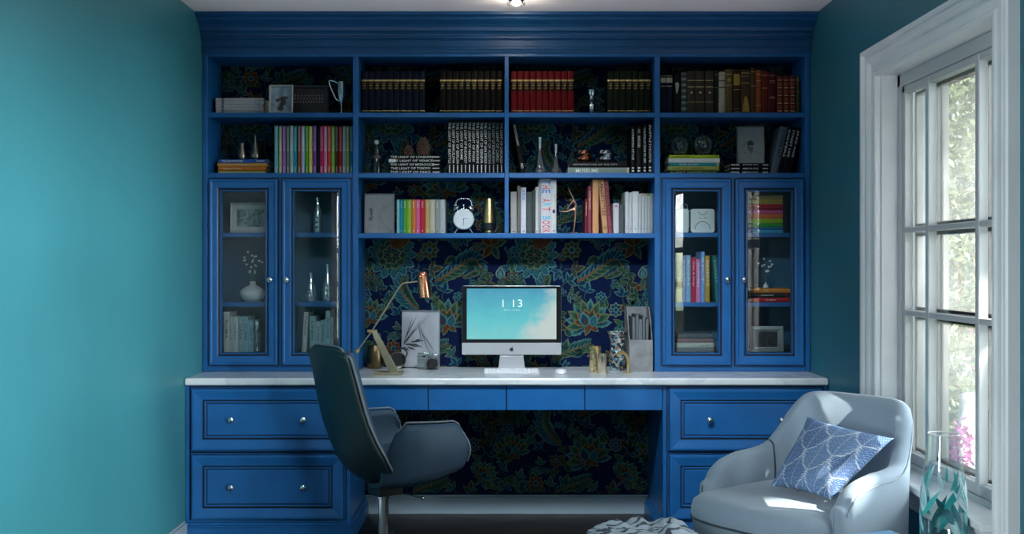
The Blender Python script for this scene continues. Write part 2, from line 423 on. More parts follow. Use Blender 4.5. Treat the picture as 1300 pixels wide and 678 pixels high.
def wp_tile(ox,oz,mirror=False):
    g=lambda x: ox+(-x if mirror else x)
    S=1/245.0
    # positions in photo pixels of the alcove, (480..661, 300..470) -> metres
    def U(px,py): return (ox+(px-463)*S, oz+(470-py)*S)
    x,z=U(498,328); peony(x,z,.125)
    x,z=U(546,322); daisy(x,z,.052,('lgreen','green','brown'))
    x,z=U(560,348); ribbon([(x,z),(x-.05,z+.05),(x-.06,z+.13)],.012,'green',0)
    plume([U(553,362),U(570,352),U(590,338),U(603,334),U(612,345)],.085)
    plume([U(588,357),U(596,352),U(603,348)],.05,('lteal','blue','dblue'))
    x,z=U(625,316); 
    for k,a in enumerate((.3,1.0,1.7,2.4,3.2,4.1,5.2)): petal(x,z,a,.085,.042,(('lgreen','green','dgreen'),('gold','orange','brown'))[k%2],k%2*3,serr=.1)
    x,z=U(636,352); petal(x,z-.03,PI/2,.07,.05,('pale','blue','lteal'),0); sprig(x,z-.03,-1.9,.06)
    sprig(*U(600,370),.4,.10,('lgreen','green'),4)
    for k in range(5): sprig(*U(472+k*5,372-4*(k%2)),PI/2+(k-2)*.5,.055,('pale','green'),3)
    plume([U(532,398),U(520,388),U(510,372),U(512,355)],.075,('lteal','teal','blue'))
    x,z=U(470,408); lotus(x,z,.105,1.9)
    x,z=U(553,398); sprig(x,z,1.3,.10,('lgreen','green'))
    x,z=U(568,416); lotus(x,z,.13,PI/2+.3)
    x,z=U(602,398); daisy(x,z,.04,('pale','blue','dblue')); ribbon([(x,z),(x+.05,z+.03),(x+.09,z-.04),(x+.10,z-.12)],.010,'green',0)
    for k in range(6): petal(*U(626-3*k,372+9*k),.4+2.2*(k%2),.06,.028,('lgreen','green') if k%3 else ('gold','brown'),1)
    x,z=U(612,438); lotus(x,z,.085,.6)
    plume([U(520,462),U(538,452),U(556,446),U(570,440)],.06,('lteal','teal','dgreen'))
    x,z=U(500,447); daisy(x,z,.045,('gold','orange','brown')); 
    for k in range(4): petal(*U(488+8*k,458),.6+.6*k,.06,.03,('lgreen','green','dgreen'),1)
    x,z=U(545,432); petal(x,z,2.2,.06,.035,('lgreen','dgreen'),0)
    x,z=U(640,420); petal(x,z,1.2,.11,.055,('lgreen','green','brown'),0)
    x,z=U(640,458); sprig(x,z,2.3,.08)
    # fillers between the large motifs
    for (px,py,a,L) in ((530,310,.4,.07),(588,318,2.2,.07),(596,372,.9,.06),(540,378,2.4,.07),(486,352,3.6,.06),(520,432,2.8,.07),(630,395,.6,.07),(590,462,.2,.08),(478,440,4.2,.06),(648,335,1.4,.06),(575,312,5.0,.05),(532,345,4.4,.06),(598,425,.3,.06),(655,440,4.6,.07)):
        x,z=U(px,py); sprig(x,z,a,L,('lgreen','green') if int(px)%2 else ('lteal','teal'),4)
    for (px,py,r) in ((583,382,.032),(526,418,.034),(645,378,.036),(612,462,.034),(470,356,.030),(534,330,.026),(606,318,.028)):
        x,z=U(px,py); daisy(x,z,r,('lteal','blue','dblue') if int(px)%2 else ('gold','brown','dgreen'))
    for (px,py,a,L) in ((618,405,1.2,.08),(490,385,.3,.07),(535,450,1.0,.07),(655,405,2.0,.08),(560,455,2.4,.07),(578,330,3.6,.07),(470,330,4.5,.09),(650,360,5.2,.07),(480,460,1.1,.08),(628,440,5.0,.07)):
        x,z=U(px,py); petal(x,z,a,L,L*.5,('lgreen','green','dgreen'),1,bend=.2); petal(x,z,a+.7,L*.8,L*.38,('lteal','teal','dblue'),0,bend=.2)
    rnd=random.Random(11); taken=[(498,328,30),(546,322,14),(585,345,26),(625,316,20),(470,408,26),(568,416,30),(612,438,20),(518,372,18),(545,452,20),(500,447,12),(602,398,10),(636,352,8)]
    for k in range(900):
        px,py=rnd.uniform(463,644),rnd.uniform(299,470)
        if any(math.hypot(px-a,py-b_)<r+6 for a,b_,r in taken): continue
        taken.append((px,py,6)); x,z=U(px,py); a=rnd.uniform(0,6.28); c=(('lteal','teal','dblue'),('lgreen','green','dgreen'),('pale','dgreen','teal'),('lteal','blue','dblue'),('lgreen','brown','dgreen'))[k%5]; L=rnd.uniform(.045,.075)
        petal(x,z,a,L,L*.5,c,0,bend=.2,serr=.12); petal(x,z,a+.8,L*.75,L*.36,c,1,bend=.2); petal(x,z,a-.8,L*.75,L*.36,c,2,bend=-.2); ribbon([(x,z),(x-L*.4*math.cos(a),z-L*.4*math.sin(a)),(x-L*.7*math.cos(a+.4),z-L*.7*math.sin(a+.4))],.006,'green',0)
WPP=.738
for i in range(-2,3):
    for j in range(-1,3):
        wp_tile(-.738+i*WPP + (0), .762+j*.70)
# keep only what lies on the wall
keep=[k for k,f in enumerate(WP.f) if all(abs(WP.v[q][0])<HW-.004 and .10<WP.v[q][2]<2.36 for q in f)]
WP.f=[WP.f[k] for k in keep]; WP.mi=[WP.mi[k] for k in keep]; WP.sm=[WP.sm[k] for k in keep]
WP.build('wallpaper_pattern',WB)
# ================================================================ fitted furniture
UY=-.274; BY=-.57
Z1,Z2,Z3,ZC=2.0436,1.7448,1.4468,.762         # shelf tops and worktop
def ux(px): return XP(px,UY)
case=thing('bookcase','tall blue built-in bookcase with open shelves and a stepped cornice','bookcase',(0,0,ZC+.001))
def part(b,name,par,**k): return b.build(name,par,world=par.location,**k)
SH=.024
XL=-1.502; XA0,XA1,XB0,XB1,XC0,XC1,XD0,XD1=[ux(p) for p in (263.5,447.8,455,640.5,646,831,838.2,1022.5)]
for a,bb,n in ((XL,XA0,'side_panel'),(XD1,-XL,'side_panel'),(XA1,XB0,'divider'),(XC1,XD0,'divider')):
    m=MB(); m.box(a,bb,UY,-.001,ZC+.001,2.335,BLUE); part(m,n,case,bevel=.003)
m=MB(); m.box(XB1,XC0,UY,-.001,Z3,2.335,BLUE); part(m,'divider',case,bevel=.003)
for a,bb in ((XA0,XA1),(XB0,XB1),(XC0,XC1),(XD0,XD1)):
    for z in (Z1,Z2):
        m=MB(); m.box(a,bb,UY+.002,-.001,z-SH,z,BLUE); part(m,'shelf',case,bevel=.002)
m=MB(); m.box(XB0,XC1,UY+.002,-.001,Z3-SH,Z3-.0002,BLUE); part(m,'shelf',case,bevel=.002)
m=MB(); m.box(XL,-XL,UY-.004,-.001,2.3194,2.345,BLUE); part(m,'top_rail',case,bevel=.002)
# cornice: profile (y,z) swept along X
prof=[(-.285,2.335),(-.290,2.352),(-.296,2.356),(-.296,2.362),(-.290,2.366),(-.292,2.396),(-.300,2.402),(-.312,2.404),(-.312,2.412),(-.305,2.416),(-.308,2.424),(-.316,2.432),(-.330,2.436),(-.332,2.444),(-.336,2.452),(-.350,2.463),(-.368,2.472),(-.384,2.479),(-.392,2.486),(-.392,2.490),(-.400,2.494),(-.418,2.497),(-.420,2.5105)]
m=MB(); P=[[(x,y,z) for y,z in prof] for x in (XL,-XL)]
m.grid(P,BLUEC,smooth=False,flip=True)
m.add([(XL,-.01,2.5105),(-XL,-.01,2.5105),(-XL,-.42,2.5105),(XL,-.42,2.5105)],[(0,1,2,3)],BLUE)
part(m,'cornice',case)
# ---- doors
DGLASS=glass_mat('cabinet_door_glass',(.94,.98,.98),f0=1.5,boost=1.1)
def knob_mb(m,x,y,z,r=.0125):
    prof=[(.004,0),(.004,.008),(.008,.011),(.012,.015),(r,.020),(r*.93,.026),(r*.6,.031),(0,.033)]
    n=12; vs=[];fs=[]
    for rr,d in [(.009,-.0)]+prof:
        for k in range(n): vs.append((x+rr*math.cos(2*PI*k/n),y-d,z+rr*math.sin(2*PI*k/n)))
    for i in range(len(prof)):
        for k in range(n): fs.append((i*n+k,i*n+(k+1)%n,(i+1)*n+(k+1)%n,(i+1)*n+k))
    m.add(vs,fs,CHROME,True)
def display_cabinet(label,xa,xb,doors,knobs,shelf_z):
    z0,z1=ZC+.001,Z2-SH-.001
    t=thing('display_cabinet',label,'cabinet',((xa+xb)/2,-.13,z0),group='glazed cabinets on the worktop')
    m=MB(); m.box(xa+.001,xb-.001,-.010,-.001,z0,z1,BLUEIN); part(m,'back_panel',t)
    fy=UY+.004
    m=MB(); zr=ZP(463.3,UY); zt=ZP(227.6,UY)
    m.box(xa+.001,xb-.001,fy,fy+.022,z0,zr+.012,BLUE); m.box(xa+.001,xb-.001,fy,fy+.022,zt-.012,z1,BLUE)
    cx=(doors[0][1]+doors[1][0])/2
    m.box(cx-.022,cx+.022,fy+.003,fy+.021,zr+.012,zt-.012,BLUE)
    m.box(xa+.001,doors[0][0]+.012,fy,fy+.022,zr+.012,zt-.012,BLUE); m.box(doors[1][1]-.012,xb-.001,fy,fy+.022,zr+.012,zt-.012,BLUE)
    # dark glaze lines around the doors
    for d0,d1 in doors:
        m.loft(d0-.006,d1+.006,zr-.006,zt+.006,[(0,-.0012,GLAZE),(.012,-.0012,GLAZE)],cap=False,y=fy)
    part(m,'face_frame',t)
    m=MB(); m.box(xa+.001,xb-.001,fy+.022,-.010,ZFL-.014,ZFL,BLUEIN); part(m,'bottom_board',t)
    m=MB(); m.box(xa+.001,xb-.001,fy+.022,-.010,z1-.012,z1,BLUEIN); part(m,'top_board',t)
    for s in (-1,1):
        x=xa+.001 if s<0 else xb-.004
        m=MB(); m.box(x,x+.003,fy+.022,-.010,z0,z1,BLUEIN); part(m,'side_lining',t)
    for z in shelf_z:
        m=MB(); m.box(xa+.004,xb-.004,-.225,-.010,z-.022,z,BLUE); part(m,'inner_shelf',t,bevel=.002)
    for (d0,d1),(kx,kz) in zip(doors,knobs):
        y=fy-.001
        m=MB()
        pr=[(0,0,BLUE),(0,-.017,BLUE),(.004,-.021,BLUE),(.011,-.021,BLUE),(.016,-.017,BLUE),(.040,-.0155,BLUE),(.0445,-.013,GLAZE),(.050,-.008,GLAZE),(.0535,-.0085,BLUE),(.057,-.010,BLUE),(.060,-.006,GLAZE),(.062,.0,BLUE),(.062,.012,BLUE)]
        m.loft(d0,d1,zr,zt,pr,cap=False,y=y)
        d=part(m,'door',t)
        m=MB(); e=.060; m.add([(d0+e,y-.002,zr+e),(d1-e,y-.002,zr+e),(d1-e,y-.002,zt-e),(d0+e,y-.002,zt-e)],[(0,1,2,3)],DGLASS)
        m.build('door_glass',d,world=t.location)
        m=MB(); knob_mb(m,kx,y-.016,kz,.0162); m.build('knob',d,world=t.location)
    return t
dl=[(ux(266),ux(352.6)),(ux(358.4),ux(445.2))]
dr=[(-b,-a) for a,b in reversed(dl)]
KZ=ZP(355,UY); ZFL=.848
ZL1,ZL2=ZP(295.5,-.225),ZP(384,-.225)
display_cabinet('glazed two-door blue cabinet on the left end of the worktop, holding white vases and bottles',XA0,XA1,dl,[(ux(344),KZ),(ux(365.3),KZ)],(ZL1,ZL2))
display_cabinet('glazed two-door blue cabinet on the right of the worktop, with books and radio',XD0,XD1,dr,[(ux(922),KZ),(ux(943.4),KZ)],(ZL1,ZL2))
# ---- worktop
m=MB(); m.box(XL,-XL,-.600,-.001,.727,ZC,MARBLE)
w=m.build('worktop',bevel=.010,segs=4); tag(w,'long pale marble worktop running from wall to wall under the bookcase','worktop')
# ---- base units
def bx(px): return XP(px,BY)
def drawer_front(m,x0,x1,z0,z1,y):
    pr=[(0,.015,BLUE),(0,-.018,BLUE),(.003,-.021,BLUE),(.012,-.021,BLUE),(.044,-.0145,BLUE),(.050,-.014,GLAZE),(.053,-.008,GLAZE),(.057,-.008,BLUE),(.059,-.012,BLUE),(.063,-.012,BLUE),(.066,-.008,GLAZE),(.070,-.008,BLUE),(.073,-.011,BLUE),(.080,-.011,BLUE)]
    m.loft(x0,x1,z0,z1,pr,cap=True,y=y)
def drawer_cabinet(label,x0,x1,dx0,dx1,inner):
    """inner: +1 if its free side faces +X"""
    t=thing('drawer_cabinet',label,'cabinet',((x0+x1)/2,-.3,0),group='blue drawer cabinets under the worktop')
    m=MB(); m.box(x0,x1,BY,-.0195,.0,.7262,BLUE)
    zs=[(ZP(571,BY),ZP(493.5,BY)),(ZP(658,BY),ZP(577,BY))]
    for z0,z1 in zs:
        m.loft(dx0-.013,dx1+.013,z0-.013,z1+.013,[(0,0,GLAZE),(.002,.004,GLAZE),(.005,.004,BLUE),(.006,-.002,BLUE),(.009,-.002,BLUE),(.0092,.004,GLAZE),(.02,.004,GLAZE)],cap=False,y=BY-.0045)
    part(m,'carcass',t)
    # plinth: stacked mouldings, front and free side
    m=MB()
    for (h0,h1,e) in ((0,.062,.020),(.062,.070,.014),(.070,.084,.010),(.084,.094,.005)):
        xa,xb=(x0,x1+e) if inner>0 else (x0-e,x1)
        m.box(xa,xb,BY-e,-.0195,h0,h1,BLUE)
    part(m,'plinth',t,bevel=.003)
    for z0,z1 in zs:
        m=MB(); drawer_front(m,dx0,dx1,z0,z1,BY-.002); d=part(m,'drawer',t)
        for f in (.262,.737):
            k=MB(); knob_mb(k,lerp(dx0,dx1,f),BY-.011,(z0+z1)/2,.0162); k.build('knob',d,world=t.location)
    return t
drawer_cabinet('blue two-drawer base cabinet behind the desk chair, at the left wall',-1.502,bx(444.4),bx(244.7),bx(436.6),1)
drawer_cabinet('blue two-drawer base cabinet behind the armchair, at the right wall',bx(841.6),1.502,bx(849.5),bx(1041.3),-1)
t=thing('desk_drawer_unit','flat blue row of four slim handleless drawers under the middle of the worktop','desk drawers',(0,-.3,.612))
za,zb=.610,.7262
xe=[bx(p) for p in (444.6,543.6,643,742.4,841.4)]
m=MB(); m.box(xe[0]+.001,xe[4]-.001,BY+.012,-.12,za+.003,zb,BLUE); part(m,'carcass',t)
m=MB(); m.box(xe[0]+.001,xe[4]-.001,BY+.0118,BY+.0124,za+.001,zb,GLAZE); part(m,'shadow_gap',t)
for a,bb in zip(xe,xe[1:]):
    m=MB(); m.box(a+.0028,bb-.0028,BY-.004,BY+.0115,za,zb-.002,BLUE); part(m,'drawer',t,bevel=.0015)
# ---- ceiling spotlight
t=thing('ceiling_spotlight','small bright ceiling spotlight with dark clips above the middle of the bookcase','ceiling light',(.045,-.66,CEIL-.001))
BULB=mat('lit_bulb',(1,.95,.85),.3,emit=(1,.86,.66),estr=60)
m=MB(); m.lathe([(.0,0),(.034,0),(.036,-.004),(.030,-.010),(.0,-.010)],CHROME,24); part(m,'rim',t) if False else m.build('rim',t)
m=MB(); m.lathe([(.022,-.0095),(.020,-.020),(.012,-.026),(0,-.028)],BULB,20); m.build('bulb',t)
for s in (-1,1):
    m=MB(); m.tube([(s*.022,0,-.012),(s*.034,-.0,-.020),(s*.040,0,-.018)],[.003,.006,.005],BLACK,8); m.build('clip',t)
# ================================================================ books
CLOTH={}
def bookmat(h,rough=.55):
    return cmat(h,rough,var=.06,scale=40,spec=.12)
WHITE_T=mat('white_print',(.62,.62,.60),.6,var=.02); BLACK_T=mat('black_print',(.01,.01,.011),.6,var=.02); GILT=mat('gilt_lettering',(.55,.40,.17),.35,.6,var=.1)
RED_T=bookmat('#d8434e'); BLUE_T=bookmat('#4a78c8'); CYAN_T=bookmat('#4fb6d8')
def book_shape(name,label,T,H,Dp,cover,group=None,decor=None,round_spine=True,cat='book'):
    """a closed book standing on its foot: spine towards -Y at y=0, thickness along X, height along Z"""
    t=thing(name,label,cat,group=group)
    m=MB(); c=min(.0028,T*.14); r=min(.004,T*.22) if round_spine else .0008
    n=6; prof=[]
    for k in range(n+1):
        a=PI*k/n; prof.append((-math.cos(a)*T/2,-math.sin(a)*r))
    outer=[(-T/2,Dp)]+prof+[(T/2,Dp)]; inner=[(T/2-c,Dp),(T/2-c,c),(-T/2+c,c),(-T/2+c,Dp)]
    ring=outer+inner; L=len(ring)
    vs=[(x,y,0) for x,y in ring]+[(x,y,H) for x,y in ring]
    fs=[(k,(k+1)%L,L+(k+1)%L,L+k) for k in range(L)]
    no=len(outer)
    def capf(o,flip):
        q=[]
        q.append((o+0,o+1,o+no+2,o+no+3)); q.append((o+no-2,o+no-1,o+no,o+no+1)); q.append(tuple(o+k for k in [1]+list(range(2,no-1))+[no+1,no+2]))
        return [tuple(reversed(f)) if flip else f for f in q]
    fs+=capf(0,True)+capf(L,False)
    m.add(vs,fs,cover); m.build('cover',t)
    m=MB(); m.box(-T/2+c+.0002,T/2-c-.0002,c+.0003,Dp-.004,.003,H-.003,PAGES); m.build('page_block',t)
    if decor:
        for pname,fn in decor:
            m=MB(); fn(m,T,H,r); 
            if m.f: m.build(pname,t)
    return t
def spine_y(x,T,r): return -r*math.sqrt(max(0,1-(2*x/T)**2))-.0004
def band(z0,z1,mt,kx=.97,over=.0003):
    """coloured band across the spine, z as a share of the height"""
    def fn(m,T,H,r):
        n=6; xs=[-T/2*kx+T*kx*k/n for k in range(n+1)]
        P=[[(x,spine_y(x,T,r)-over,H*z) for z in (z0,z1)] for x in xs]
        m.grid(P,mt,smooth=False)
    return fn
def bands(lst,kx=.97):
    def fn(m,T,H,r):
        for z0,z1,mt in lst: band(z0,z1,mt,kx)(m,T,H,r)
    return fn
def title(txt,mt,ztop=.94,zbot=.35,hk=.55,over=.0008):
    """lettering reading down the spine"""
    def fn(m,T,H,r):
        h=T*hk; w=(ztop-zbot)*H
        m.text(txt,mt,lambda x,y:(y-h/2,spine_y(y-h/2,T,r)-over,ztop*H-x),w=w,h=h)
    return fn
def lean(t,T,a):
    t.rotation_euler=(0,a,0); t.location.z+=T/2*abs(math.sin(a))+.0004
def stand(t,x,y,z,lean=0): t.location=(x,y,z+.0004); t.rotation_euler=(0,lean,0)
def T_of(t):
    xs=[v[0] for c in t.children if c.name.startswith('cover') for v in c.bound_box]; return max(xs)-min(xs)
def lay(t,x_right,y,z,T,rz=0):
    """lay flat, spine towards the viewer, foot of the book to the right"""
    t.location=(x_right,y,z+T/2+.0004); t.rotation_euler=(0,-PI/2,0)
    if rz: t.rotation_euler=(Matrix.Rotation(rz,4,'Z')@Matrix.Rotation(-PI/2,4,'Y')).to_euler()
BYS=-.205      # plane of the spines on the shelves
def px_book(p0,p1,ytop,zb,y,h,label,rough=.55,decor=None,Dp=None,group=None,name='book',gap=.0006):
    x0,x1=XP(p0,y),XP(p1,y)
    for lo,hi in ((XA0,XA1),(XB0,XB1),(XC0,XC1),(XD0,XD1)):
        if lo-.02<(x0+x1)/2<hi+.02: x0=max(x0,lo+.0008); x1=min(x1,hi-.0008)
    T=abs(x1-x0)-gap; H=ZP(ytop,y)-zb
    if zb==Z3: H=min(H,Z2-SH-.002-zb)
    t=book_shape(name,label,T,H,Dp or min(.185,-y-.006),bookmat(h,rough),group,decor); stand(t,(x0+x1)/2,y,zb); return t
def px_stack(rows,zb,y,px0,px1,items,group,where):
    """flat books, bottom first: items (height_px, colour, label, decor, dx0, dx1)"""
    z=zb; out=[]
    for hp,col,label,decor,d0,d1 in items:
        T=hp*(y-CAMY)/F-.0006; x0,x1=XP(px0+d0,y),XP(px1+d1,y)
        t=book_shape('book',label,T,x1-x0,min(.185,-y-.02),bookmat(col),group,decor); lay(t,x1,y,z,T); z+=T+.0006; out.append(t)
    return z
# ---- top row: matching leather sets
def volume_set(p0,p1,n,col,labelcol,words,group,y=-.195,top=90.6):
    lm=bookmat(labelcol,.5); x0,x1=XP(p0,y),XP(p1,y); W=(x1-x0)/n; H=ZP(top,y)-Z1
    dec=[('gilt_band',bands([(.765,.805,GILT),(.075,.092,GILT)])),
         ('spine_label',bands([(.545,.76,lm)])),
         ('title',lambda m,T,H,r:[m.text(s,GILT,lambda x,yy,zz=zz,h=h:(x-T*.30,-r-.0012,zz*H+yy),w=T*.60,h=h*H) for s,zz,h in (('ROME',.71,.022),('*',.655,.03),('VOL',.615,.018),('HIST',.585,.018))])]
    first=None
    for i in range(n):
        lab=f'{words}, {ORD[i]} from the left of the row of {NUM[n]}'
        if first is None:
            t=first=book_shape('book',lab,W-.0012,H,.17,bookmat(col,.45),group,dec)
        else: t=dup(first,(0,0,0),label=lab)
        stand(t,x0+W*(i+.5),y,Z1)
NUM={7:'seven',10:'ten',14:'fourteen'}
volume_set(458.8,539.6,10,'#0a1226','#1a0d0a','dark navy leather volume with gilt bands','navy leather set on the top shelf')
volume_set(558,638,10,'#0c0a09','#0a0807','black leather volume with gilt bands','black leather set on the top shelf')
volume_set(648.6,728.6,10,'#62040f','#170806','crimson leather volume with gilt bands','crimson leather set on the top shelf')
volume_set(771,827,7,'#0d1609','#0d0d06','dark green leather volume with gilt bands','green leather set on the top shelf')
# ---- top row, right bay: odd old books
OLD=[(55,100,130,'#10182a','dark navy old book with cream top band, against the left divider','n'),(102,155,130,'#10182a','dark navy old book with cream top band, second from the divider','n'),
(165,220,125,'#15171c','black old book with a white figure on its spine','f'),(225,272,110,'#4c5650','mottled grey-green old book beside the one with a white figure','d'),
(275,345,98,'#3a332c','grey-brown old volume, left one of the matching three','g'),(347,420,98,'#3a332c','grey-brown old volume, middle one of the matching three','g'),(425,495,98,'#3a332c','grey-brown old volume, right one of the matching three','g'),
(503,532,95,'#201f1c','thin near-black old book just left of the cream one','p'),(535,590,108,'#a5a08c','cream old book among the dark leather ones','c'),(592,650,85,'#57482c','olive-brown old book with a gilt disc, right of the cream one','o'),
(657,715,88,'#33251b','dark brown old book with a large ochre label','l'),(720,797,90,'#43301f','brown old book with a gilt picture at its foot','i'),(800,840,68,'#4f3825','tallest brown old book on the upper right shelf','p'),
(842,885,92,'#8a4322','orange-brown old book on the upper right shelf','b'),(887,942,100,'#5a2317','plain red-brown old book right of the orange-brown one','p'),(945,1010,115,'#46141a','wine red old book with gilt lines','r'),
(1015,1065,140,'#5a2320','low ornate red book, left one of the matching three','x'),(1068,1118,140,'#5a2320','low ornate red book, middle one of the matching three','x'),(1120,1170,140,'#5a2320','low ornate red book, right one of the matching three','x'),
(1178,1205,145,'#3b4130','thin grey-green old book at the right end of the top shelf','p')]
OCH=bookmat('#9a7a3a'); CRM=bookmat('#b9b39a'); DKT=bookmat('#1a1512')
for a,bb,tp,col,lab,k in OLD:
    dec={'n':[('stripe',bands([(.80,.92,CRM),(.70,.72,CRM),(.96,.975,GILT)]))],'f':[('emblem',lambda m,T,H,r:m.prism([(-T*.12,H*.50),(T*.1,H*.56),(T*.3,H*.74),(T*.1,H*.80),(-T*.3,H*.78),(-T*.25,H*.66)],-r-.0012,-r,CRM))],
     'd':[('ornament',bands([(.05+.07*i,.085+.07*i,bookmat('#7d877c') if i%2 else bookmat('#2b322d')) for i in range(13)]))],
     'g':[('stripe',bands([(.62,.64,GILT),(.77,.785,GILT),(.28,.29,GILT)])),('ornament',lambda m,T,H,r:m.lathe([(0,0),(T*.13,0)],CRM,8) if False else m.prism([(T*.13*math.cos(q*PI/4),H*.5+T*.13*math.sin(q*PI/4)) for q in range(8)],-r-.001,-r,CRM))],
     'c':[('stripe',bands([(.62,.645,DKT),(.78,.80,DKT),(.92,.935,OCH)]))],'o':[('ornament',lambda m,T,H,r:m.prism([(T*.28*math.cos(q*PI/6),H*.76+T*.28*math.sin(q*PI/6)) for q in range(12)],-r-.001,-r,OCH)),('gilt_band',bands([(.88,.89,GILT),(.64,.65,GILT)]))],
     'l':[('ochre_label',bands([(.65,.90,OCH)])),('gilt_band',bands([(.05,.06,GILT),(.12,.125,GILT),(.55,.56,GILT)]))],
     'i':[('ornament',lambda m,T,H,r:m.prism([(-T*.36,H*.06),(T*.36,H*.06),(T*.34,H*.2),(T*.1,H*.40),(-T*.12,H*.40),(-T*.3,H*.22)],-r-.001,-r,OCH)),('gilt_band',bands([(.92,.935,GILT),(.85,.857,GILT),(.7,.71,GILT)]))],
     'b':[('gilt_band',bands([(.9,.91,GILT),(.75,.76,GILT),(.6,.61,DKT),(.2,.21,GILT)]))],'r':[('gilt_band',bands([(.93,.94,GILT),(.8,.81,GILT),(.76,.765,GILT),(.38,.43,bookmat('#7c5a44'))],.7))],
     'x':[('gilt_band',bands([(.08+.2*i,.10+.2*i,GILT) for i in range(5)]+[(.14+.2*i,.23+.2*i,bookmat('#7c3f2c')) for i in range(4)],.7))],
     'p':[('gilt_band',bands([(.9,.91,GILT),(.6,.61,GILT)]))]}[k]
    px_book(830+a/6.5,830+bb/6.5,75+tp/6.5,Z1,-.195,col,lab,.55,dec,group='old leather books on the top shelf')
# ---- top row, left bay: flat white stack
px_stack(None,Z1,-.20,273.9,335.3,[(4.2,'#b9b9bb','thin white book with black end bands, %s of the flat stack'%s,[('black_band',bands([(.855,.875,BLACK_T),(.83,.845,BLACK_T),(.09,.095,BLACK_T)]))],.4*(i%2),-.5*(i%3)) for i,s in enumerate(('bottom','second from bottom','middle','second from top','top'))],'white books stacked on the top left shelf','')
# ---- second row, left bay: flat stack and rainbow row
zl=px_stack(None,Z2,-.20,277,338.5,[(4.3,'#7c8a33','olive green book at the bottom of the flat stack of four',[('pages_edge',bands([(.02,.97,CRM)],.3))],0,-1.5),(5.2,'#b8682a','burnt orange book, second from bottom of the flat stack',[('title',title('DESIGN TODAY',CRM,.9,.5,.4))],.4,-.6),(4.6,'#b98445','tan book, third from bottom of the flat stack',[('title',title('HISTORY OF FORM',CRM,.9,.4,.4))],-.9,.6),(4.8,'#2b56a0','blue book on top of the flat stack of four',[('title',title('THE ARCHITECTURE',WHITE_T,.93,.5,.55)),('publisher',title('PRESS',WHITE_T,.22,.06,.5))],.6,1.2)],'flat books on the left shelf','')
COL=[(80,125,'#5fb0b4','pale teal'),(133,173,'#b9ad84','cream'),(179,219,'#9a63b4','light purple'),(227,266,'#6f7468','olive grey'),(271,313,'#9cbcc0','pale grey-blue'),(315,359,'#1f8496','deep turquoise'),(367,405,'#8a5038','brown'),(411,453,'#b3a6c6','lavender'),(459,499,'#3f9a3a','green'),(504,546,'#d8c055','yellow'),(554,598,'#6c3d96','violet'),(600,638,'#0c0c0e','black'),(640,684,'#b0224e','crimson'),(689,728,'#c9789e','pink'),(734,776,'#c0402f','red-orange'),(782,823,'#7fb04a','light green'),(829,866,'#4c2a1c','dark brown'),(871,916,'#8f1a1e','dark red'),(919,959,'#7f98a0','grey-blue'),(961,1001,'#7f8a52','olive'),(1007,1049,'#1d5f6c','dark blue-green')]
for i,(a,bb,h,w) in enumerate(COL):
    c=srgb(h); lt='#%02x%02x%02x'%tuple(int(lerp(int(h[k:k+2],16),225,.42)) for k in (1,3,5))
    lm=bookmat(lt); dec=None if w=='black' else [('upper_stripe',bands([(.47,.97,lm)],.62)),('foot_stripe',bands([(.03,.16,lm)],.62)),('title',title(('GARDENS OF','HOUSES OF','COLOUR AND','THE ART OF')[i%4],bookmat(h),.93,.52,.34,.0014))]
    px_book(340+a/9.687,340+bb/9.687,159.8+.5*(i%2),Z2,-.20,h,f'{w} slim book in the multicoloured row, {ORD[i]} from its left end',.5,dec,group='multicoloured row on the second shelf')
# ---- second row: the black photo series
def lettered(txt,mt=WHITE_T,zt=.965,zb=.30,hk=.62): return [('title',title(txt,mt,zt,zb,hk)),('publisher',title('----',mt,.17,.03,.3))]
CITY=['SEATTLE','BARCELONA','BERLIN','ROME','BUDAPEST','HANOI','PARIS','MELBOURNE','GENEVA','SAN DIEGO','AUSTIN','EDINBURGH','CAIRO','CHICAGO']
for i,cty in enumerate(CITY):
    n=len(cty); zb=.985-.042*(13+n)
    px_book(568.3+i*5.07,568.3+(i+1)*5.07,154,Z2,-.20,'#0b0b0d',f'black book with white lettering, {ORD[i]} from the left of the standing fourteen',.45,
        lettered('THE LIGHT OF '+cty,WHITE_T if i<10 else bookmat('#8d9696'),.975,max(.2,zb),.66),group='black lettered series on the second shelf')
zs=Z2
for i,cty in enumerate(['PARIS','TOKYO','MOROCCO','VENICE','LONDON']):
    y=-.20; T=4.75*(y-CAMY)/F-.0004; x0,x1=XP(492.7+.5*(i%2),y),XP(560-.4*(i%3),y)
    dec=[('title',title('THE LIGHT OF '+cty,WHITE_T,.955,.955-.042*(13+len(cty)),.66)),('publisher',title('----',WHITE_T,.155,.03,.3))]
    if cty=='VENICE': dec.append(('white_patch',bands([(.86,.995,WHITE_T)])))
    t=book_shape('book',f'black book lettered {cty.title()}, {("bottom","second from bottom","middle","second from top","top")[i]} of the flat stack',T,x1-x0,.18,bookmat('#0b0b0d',.45),'black lettered books lying flat',dec); lay(t,x1,y,zs,T); zs+=T+.0006
ZLIGHT=zs
